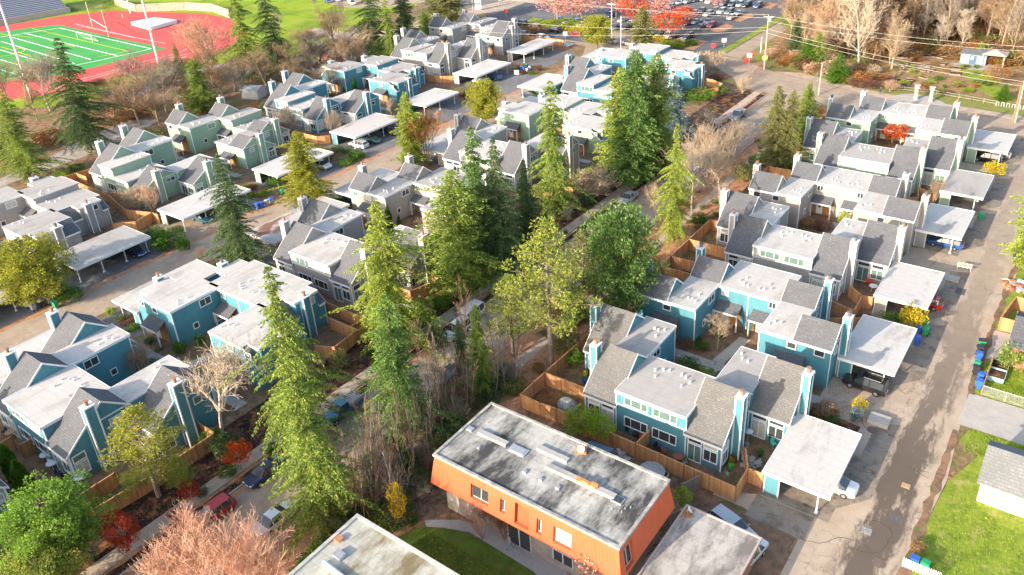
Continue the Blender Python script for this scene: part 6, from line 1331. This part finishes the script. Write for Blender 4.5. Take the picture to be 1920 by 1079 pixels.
    for wx in(-wb,wb):
        for s_ in(-1,1):
            m=MB(); m.tube((wx,s_*.70,rad),(wx,s_*.93,rad),rad,rad,16); w_=m.build('wheel',M['black'],root); m=MB(); m.tube((wx,s_*.93,rad),(wx,s_*.945,rad),rad*.62,rad*.58,12); m.build('rim',M['rim'],w_)
    x,zb,zm,zt,wm,wt=S_[-1]; x2=S_[-2]
    for s_ in(-1,1):
        m=MB(); m.box(x-.22,x+.01,s_*.38,s_*.72,zm-.06,zm+.06); m.build('headlight',M['amber'],root)
        q=S_[0]; m=MB(); m.box(q[0]-.015,q[0]+.18,s_*.55,s_*(q[4]+.02),q[2]-.2,q[2]-.02); m.build('tail_light',M['red'],root)
        m=MB(); m.box(S_[5][0]-.25,S_[5][0]-.1,s_*.92,s_*1.05,S_[5][2]+.02,S_[5][2]+.14); m.build('mirror',PC['white'],root)
    m=MB(); m.box(x+.0,x+.03,-.25,.25,.42,.54); m.box(S_[0][0]-.03,S_[0][0],-.25,.25,.55,.67); m.build('number_plate',M['white'],root)
    if kind=='suv':
        for s_ in(-1,1): m=MB(); m.tube((-1.7,s_*.6,1.83),(.1,s_*.6,1.83),.03,.03,5); m.build('roof_rail',M['steel'],root)
    if kind=='pickup':
        m=MB(); m.box(-2.55,-.75,-.78,.78,1.025,1.05); m.build('bed_cover',M['pole_wood'],root)
        m=MB(); 
        for k in range(6): m.box(-2.5+k*.3,-2.42+k*.3,-.8,.8,1.35,1.4)
        for s_ in(-1,1): m.box(-2.55,-.75,s_*.8-.03,s_*.8+.03,1.05,1.4)
        m.build('ladder_rack',M['steel'],root)
    return root
used=set()
def car(kind,px,py,px2,py2,col,label,grp=None,xy=None):
    if kind not in CAR: CAR[kind]=car_proto(kind)
    o=CAR[kind] if kind not in used else copytree(CAR[kind]); used.add(kind)
    if xy: x,y,a=xy
    else:
        x,y=P(px,py,.6); q=P(px2,py2,.6); a=math.atan2(q[1]-y,q[0]-x)
    o.location=(x,y,.012); o.rotation_euler=(0,0,a); o['label']=label; o['group']=grp or 'parked cars'
    for ch in o.children:
        b=ch.name.split('.')[0]
        if b in('body','pillar','mirror'): ch.material_slots[0].link='OBJECT'; ch.material_slots[0].material=PC[col]
    return o
PI=math.pi
X=lambda px,py,a:(P(px,py,.6)+(a,))
car('suv',0,0,0,0,'black','black off-roader with roof rails sticking out of the carport',xy=(-12.4,69+9.1-1.0,PI) if 0 else X(1622,720,PI-.03))
car('sedan',0,0,0,0,'white','white car under the nearest carport roof',xy=X(1560,905,PI)); car('wagon',0,0,0,0,'blue','blue estate car under the carport beside the grey houses',xy=X(1772,455,PI))
car('suv',0,0,0,0,'black','black car in the last carport of the right alley, nearer the yellow shrub',xy=X(1850,297,PI)); car('sedan',0,0,0,0,'silver','silver car in the last carport of the right alley, farther inside',xy=X(1868,288,PI)); car('hatch',0,0,0,0,'red','red hatchback under the carport beside the yellow shrub',xy=X(1735,566,PI))
car('sedan',0,0,0,0,'white','white saloon parked on the street at lower centre',xy=X(516,972,PI/2)); car('pickup',0,0,0,0,'teal','blue-green pickup with ladder rack between two big firs',xy=X(640,770,PI/2+PI)); car('sedan',0,0,0,0,'black','black saloon parked on the street right of the full green fir',xy=X(846,700,PI/2))
car('suv',0,0,0,0,'white','nearer white car on the left kerb behind the pinkish trees',xy=X(856,620,-PI/2)); car('van',0,0,0,0,'white','farther white van on the left kerb behind the pinkish trees',xy=X(878,596,-PI/2))
car('hatch',0,0,0,0,'red','red car parked beside the dark red maple',xy=X(402,960,PI/2+PI)); car('sedan',0,0,0,0,'darkblue','dark blue car parked by the bright red maple',xy=X(497,884,PI/2+PI))
car('pickup',0,0,0,0,'grey','dark pickup parked on the street near the corner mulch bed',xy=X(1383,217,-PI/2)); car('van',0,0,0,0,'white','white van under the sandy street trees, farther one',xy=X(1319,313,-PI/2)); car('suv',0,0,0,0,'white','white car under the sandy street trees, nearer one',xy=X(1303,330,-PI/2)); car('sedan',0,0,0,0,'silver','pale blue-grey car between the small pinkish tree and the pine',xy=X(1178,371,-PI/2)); car('sedan',0,0,0,0,'darkblue','dark blue car behind the pines beside the pavement',xy=X(968,525,-PI/2)); car('wagon',0,0,0,0,'grey','grey car in the street under the pines',xy=X(1065,545,PI/2))
car('wagon',0,0,0,0,'white','white estate car under the leaf-strewn carport',xy=X(672,271,PI)); car('sedan',0,0,0,0,'green','dark green saloon under the leaf-strewn carport',xy=X(696,262,PI)); car('suv',0,0,0,0,'darkblue','dark car farther inside the leaf-strewn carport',xy=X(730,246,PI))
car('sedan',0,0,0,0,'silver','silver car under the carport by the taupe fence',xy=X(645,151+0,PI)); CAR['sedan']
car('wagon',0,0,0,0,'blue','light blue car under the carport by the taupe fence',xy=X(925,145,PI)); car('hatch',0,0,0,0,'white','white hatchback under the carport by the taupe fence',xy=X(900,152,PI))
car('wagon',0,0,0,0,'darkblue','dark blue car at the open end of the long grey carport',xy=X(252,470,0)); car('sedan',0,0,0,0,'teal','teal car in the shade of the sage carport',xy=X(378,408,0)); car('sedan',0,0,0,0,'white','white car at the corner of the carport behind the golden-green cedar',xy=X(603,309,0)); car('van',0,0,0,0,'teal','teal van parked beside the taupe wall in the alley',xy=X(634,382,PI/2)); car('sedan',0,0,0,0,'darkblue','dark car under the teal carport near the round alley tree',xy=X(994,178,PI))
car('pickup',0,0,0,0,'white','white pickup with canopy on the track behind the far houses',xy=X(697,104,.3))
h=P(1081,62);g0_=P(977,44); ah=math.atan2(h[1]-g0_[1],h[0]-g0_[0])
for px,py,k,c,l in [(977,44,'suv','black','dark red-lit car at the left end of the school road row'),(1002,51,'suv','red','red off-roader in the school road row'),(1039,57,'suv','black','black off-roader in the school road row'),(1081,63,'hatch','red','red hatchback at the right end of the school road row')]: car(k,0,0,0,0,c,l,xy=X(px,py,ah+PI))
for px,py,k,c,l in [(1018,70,'wagon','white','white estate car behind the last cedar fence'),(984,63,'sedan','silver','silver car behind the far chimney'),(1146,77,'sedan','tan','tan car behind the yellow-green pine'),(1180,81,'sedan','white','white car behind the teal flat roofs'),(1120,68,'sedan','silver','pale car half behind the yellow-green pine')]: car(k,0,0,0,0,c,l,xy=X(px,py,ah))
lot=[(1047,37,'hatch','blue'),(1064,40,'sedan','silver'),(1079,41,'wagon','blue'),(1091,46,'sedan','white'),(1098,48,'hatch','darkblue'),
(1331,3,'van','white'),(1346,6,'sedan','blue'),(1358,7,'suv','grey'),(1372,8,'wagon','silver'),(1387,9,'suv','silver'),(1400,10,'suv','darkblue'),(1421,11,'suv','blue'),
(1303,24,'sedan','white'),(1316,20,'hatch','grey'),(1328,27,'suv','silver'),(1340,21,'suv','silver'),(1353,22,'suv','white'),(1368,23,'suv','grey'),(1385,25,'sedan','silver'),(1371,33,'hatch','silver'),
(1327,41,'sedan','silver'),(1313,51,'sedan','darkblue'),(1334,47,'wagon','red'),(1289,43,'suv','darkblue'),(1295,34,'sedan','white'),(1305,41,'sedan','silver'),
(1236,62,'sedan','blue'),(1252,68,'suv','white'),(1263,68,'sedan','black'),(1290,69,'suv','darkblue'),(1240,40,'sedan','silver'),(1234,31,'suv','white'),(1246,20,'sedan','darkblue'),(1258,12,'hatch','silver'),(1233,12,'sedan','black'),
(1142,18,'wagon','blue'),(1144,29,'suv','blue'),(1146,50,'sedan','silver'),(1152,52,'hatch','blue'),(1174,51,'suv','darkblue'),(1182,44,'sedan','white'),(1168,38,'sedan','silver'),(1120,4,'sedan','silver'),(1205,12,'suv','white'),(1213,8,'hatch','darkblue'),(1222,22,'sedan','grey'),(1228,48,'wagon','silver'),(1272,25,'suv','red'),(1285,18,'sedan','grey'),(1275,5,'sedan','white'),(1290,3,'suv','silver'),(1305,0,'sedan','darkblue'),(1318,-2,'hatch','white')]
names={'hatch':'hatchback','sedan':'saloon','wagon':'estate car','suv':'off-roader','van':'van'}
cnt={}
for px,py,k,c in lot:
    row='near the hedge' if py>=60 else 'in the middle rows' if py>=30 else 'in the upper rows'; side='left part' if px<1130 else 'tree-covered part' if px<1262 else 'open right part'
    car(k,0,0,0,0,c,f'{c} {names[k]} {row} of the car park\'s {side}','cars in the car park',xy=X(px,py,-PI/2+.06*((px*7)%5-2)))
for px,py,k,c,l in [(615,2,'hatch','blue','blue car at the bend of the park road'),(660,6,'suv','white','white car stopped on the park road above the slope'),(632,0,'sedan','silver','silver car beyond the park road')]: car(k,0,0,0,0,c,l,xy=X(px,py,-.4))
car('wagon',0,0,0,0,'silver','pale estate car parked beside the weathered garage',xy=X(1374,988,-.3)) ; car('sedan',0,0,0,0,'white','white car with its nose beyond the garage wall',xy=X(1400,1040,-1.75))
# ------------------------------------------------------------------ people
def person(px,py,label,top,leg,h=1.72,step=.28,rz=0,arms=.1,hair=(.08,.05,.03),lean=0):
    x,y=P(px,py); me=bpy.data.meshes.new('person'); s=h/1.72
    V=[(0,0,.95),(0,0,1.15),(0,0,1.38),(0,0,1.47),(0,0,1.60),(0,0,1.70),(-.09,0,.92),(-.10,step*.6,.50),(-.10,step*.75-.05,.08),(-.10,step*.75+.12,.04),(.09,0,.92),(.10,-step*.35+.06,.50),(.10,-step,.10),(.10,-step+.14,.05),(-.19,0,1.40),(-.24,-arms,1.14),(-.23,-arms+.16,.92),(-.23,-arms+.22,.84),(.19,0,1.40),(.24,arms,1.14),(.23,arms+.14,.94),(.23,arms+.2,.86)]
    E_=[(0,1),(1,2),(2,3),(3,4),(4,5),(0,6),(6,7),(7,8),(8,9),(0,10),(10,11),(11,12),(12,13),(2,14),(14,15),(15,16),(16,17),(2,18),(18,19),(19,20),(20,21)]
    Rr=[.15,.13,.15,.055,.095,.07,.09,.065,.045,.04,.09,.065,.045,.04,.06,.045,.035,.035,.06,.045,.035,.035]
    me.from_pydata([(a*s,b*s,c*s) for a,b,c in V],E_,[]); o=bpy.data.objects.new('person',me); C.objects.link(o); o.location=(x,y,.02); o.rotation_euler=(0,0,rz)
    md=o.modifiers.new('skin','SKIN'); 
    for i,q in enumerate(me.skin_vertices[0].data): q.radius=(Rr[i]*s,Rr[i]*s*.85); q.use_root=(i==0)
    o.modifiers.new('sub','SUBSURF').levels=1; o.modifiers[-1].render_levels=1
    m,t=newmat('clothing'); sp=t.n('SeparateXYZ',i={0:t.n('TexCoord').outputs['Object']}); z=sp.outputs[2]
    c=t.mix(t.mth('GREATER_THAN',z,.93*s),leg,top); c=t.mix(t.mth('GREATER_THAN',z,1.45*s),c,(.55,.34,.25)); c=t.mix(t.mth('LESS_THAN',z,.1*s),c,(.1,.1,.1)); fin(t,c,.8); me.materials.append(m)
    tag(o,label,'person')
    hb=MB(); rr=random.Random(2); n=10
    for j in range(4):
        for k in range(n):
            f=lambda jj,kk:(.105*s*math.cos(jj*.42)*math.cos(kk*6.283/n),-.01+.12*s*math.cos(jj*.42)*math.sin(kk*6.283/n),(1.61+.125*math.sin(jj*.42))*s)
            hb.poly([f(j,k),f(j,k+1),f(j+1,k+1),f(j+1,k)])
    hb.build('hair',flat('hair',hair,.8,var=0),o,True)
person(957,1030,'person in pale top and turquoise trousers walking on the path by the orange building',(.55,.45,.42),(.15,.50,.50),rz=2.2,step=.38)
person(1650,178,'person in dark clothes walking on the pavement beside the garden fence',(.03,.05,.09),(.03,.03,.05),rz=.4)
person(68,308,'person in a lime green jacket on the trail under the left fir',(.45,.75,.05),(.05,.05,.05),rz=1.2)
person(197,31,'person in red and dark clothes on the track behind the goal posts',(.5,.08,.08),(.05,.05,.06),rz=.5); person(231,35,'person in white leaning forward on the track',(.7,.7,.7),(.5,.5,.5),rz=1.5)
person(937,7,'person in yellow on the school path',(.75,.65,.1),(.2,.3,.1),rz=.3); person(941,7,'person in blue walking beside the one in yellow',(.2,.3,.6),(.15,.15,.3),rz=.3)
person(1486,196,'person in a bright red jacket by the kerb between the cedars',(.65,.05,.06),(.05,.05,.06),rz=.3)
# ------------------------------------------------------------------ uncountable cover
rq=random.Random(77)
def scatter(name,areas,n,mat,l,w,up,label,cat,zb=.02):
    mb=MB()
    for _ in range(n):
        a=rq.choice(areas); x,y=rq.uniform(a[0],a[1]),rq.uniform(a[2],a[3])
        d=Vector((rq.uniform(-1,1),rq.uniform(-1,1),up*rq.uniform(.5,1.2))) if up else Vector((rq.uniform(-1,1),rq.uniform(-1,1),rq.uniform(-.1,.1)))
        p=Vector((x,y,zb)); d.normalize(); s=Vector((-d.y,d.x,0)).normalized()*w/2 if abs(d.z)<.99 else Vector((w/2,0,0)); ll=l*rq.uniform(.6,1.4); q=p+d*ll*.5
        mb.poly([p,q+s,p+d*ll,q-s])
    o=mb.build(name,mat); tag(o,label,cat,kind='stuff'); return o
scatter('fallen_leaves',[(-52.2,-44.3,60,170)],7000,L['rust'],.16,.12,0,'orange-brown fallen leaves along the strip right of the street','leaves')
scatter('fallen_leaves',[(-69,-64.3,5,110),(-62.3,-61,5,150),(-44,-38,56,60),(-70,-64.5,5,150)],9000,L['rust'],.15,.11,0,'brown fallen leaves on the dark mulch left of the street','leaves')
scatter('fallen_leaves',[(-35,-24,72.5,76),(-34,-24,109,113),(-34,-24,146,150),(-17,-12,68,78)],1500,L['maple_dark'],.14,.1,0,'reddish fallen leaves in the courtyards of the right row','leaves')
scatter('grass',[(-3.2,6,40,68),(-3,12,74,78),(-3.6,3,84.5,91),(-2,20,52,66)],16000,L['lime'],.16,.05,1.6,'short blades of the sunlit lawn beside the white garage','grass')
scatter('grass',[(-41,-31,29,37)],5000,L['green'],.14,.05,1.5,'short blades of the leaf-dotted lawn at the orange building','grass')
scatter('fallen_leaves',[(-41,-31,29,37)],500,L['yellow'],.14,.1,0,'yellow fallen leaves on the lawn at the orange building','leaves',.06)
# ------------------------------------------------------------------ light
w=bpy.data.worlds.new('World'); scene.world=w; w.use_nodes=True; nt=w.node_tree
bg=nt.nodes['Background']; sky=nt.nodes.new('ShaderNodeTexSky'); sky.sky_type='NISHITA'; sky.sun_disc=False
SV=Vector((-2.25,-8.1,2.85)).normalized(); EL=math.asin(SV.z); AZ=math.atan2(SV.x,SV.y)
sky.sun_elevation=EL; sky.sun_rotation=AZ; sky.air_density=1.0; sky.dust_density=2.5; sky.ozone_density=1.0
nt.links.new(sky.outputs[0],bg.inputs[0]); bg.inputs[1].default_value=.15
sd=bpy.data.lights.new('sun','SUN'); sd.energy=3.2; sd.angle=R(.5); sd.color=(1,.87,.71)
so=bpy.data.objects.new('sun',sd); C.objects.link(so); so.rotation_euler=SV.to_track_quat('Z','Y').to_euler(); so.location=(0,0,120)
scene.view_settings.view_transform='Standard'; scene.view_settings.look='None'; scene.view_settings.exposure=1.52; scene.view_settings.gamma=1
scene.render.engine='CYCLES'; scene.cycles.max_bounces=5; scene.cycles.diffuse_bounces=3; scene.cycles.transparent_max_bounces=6
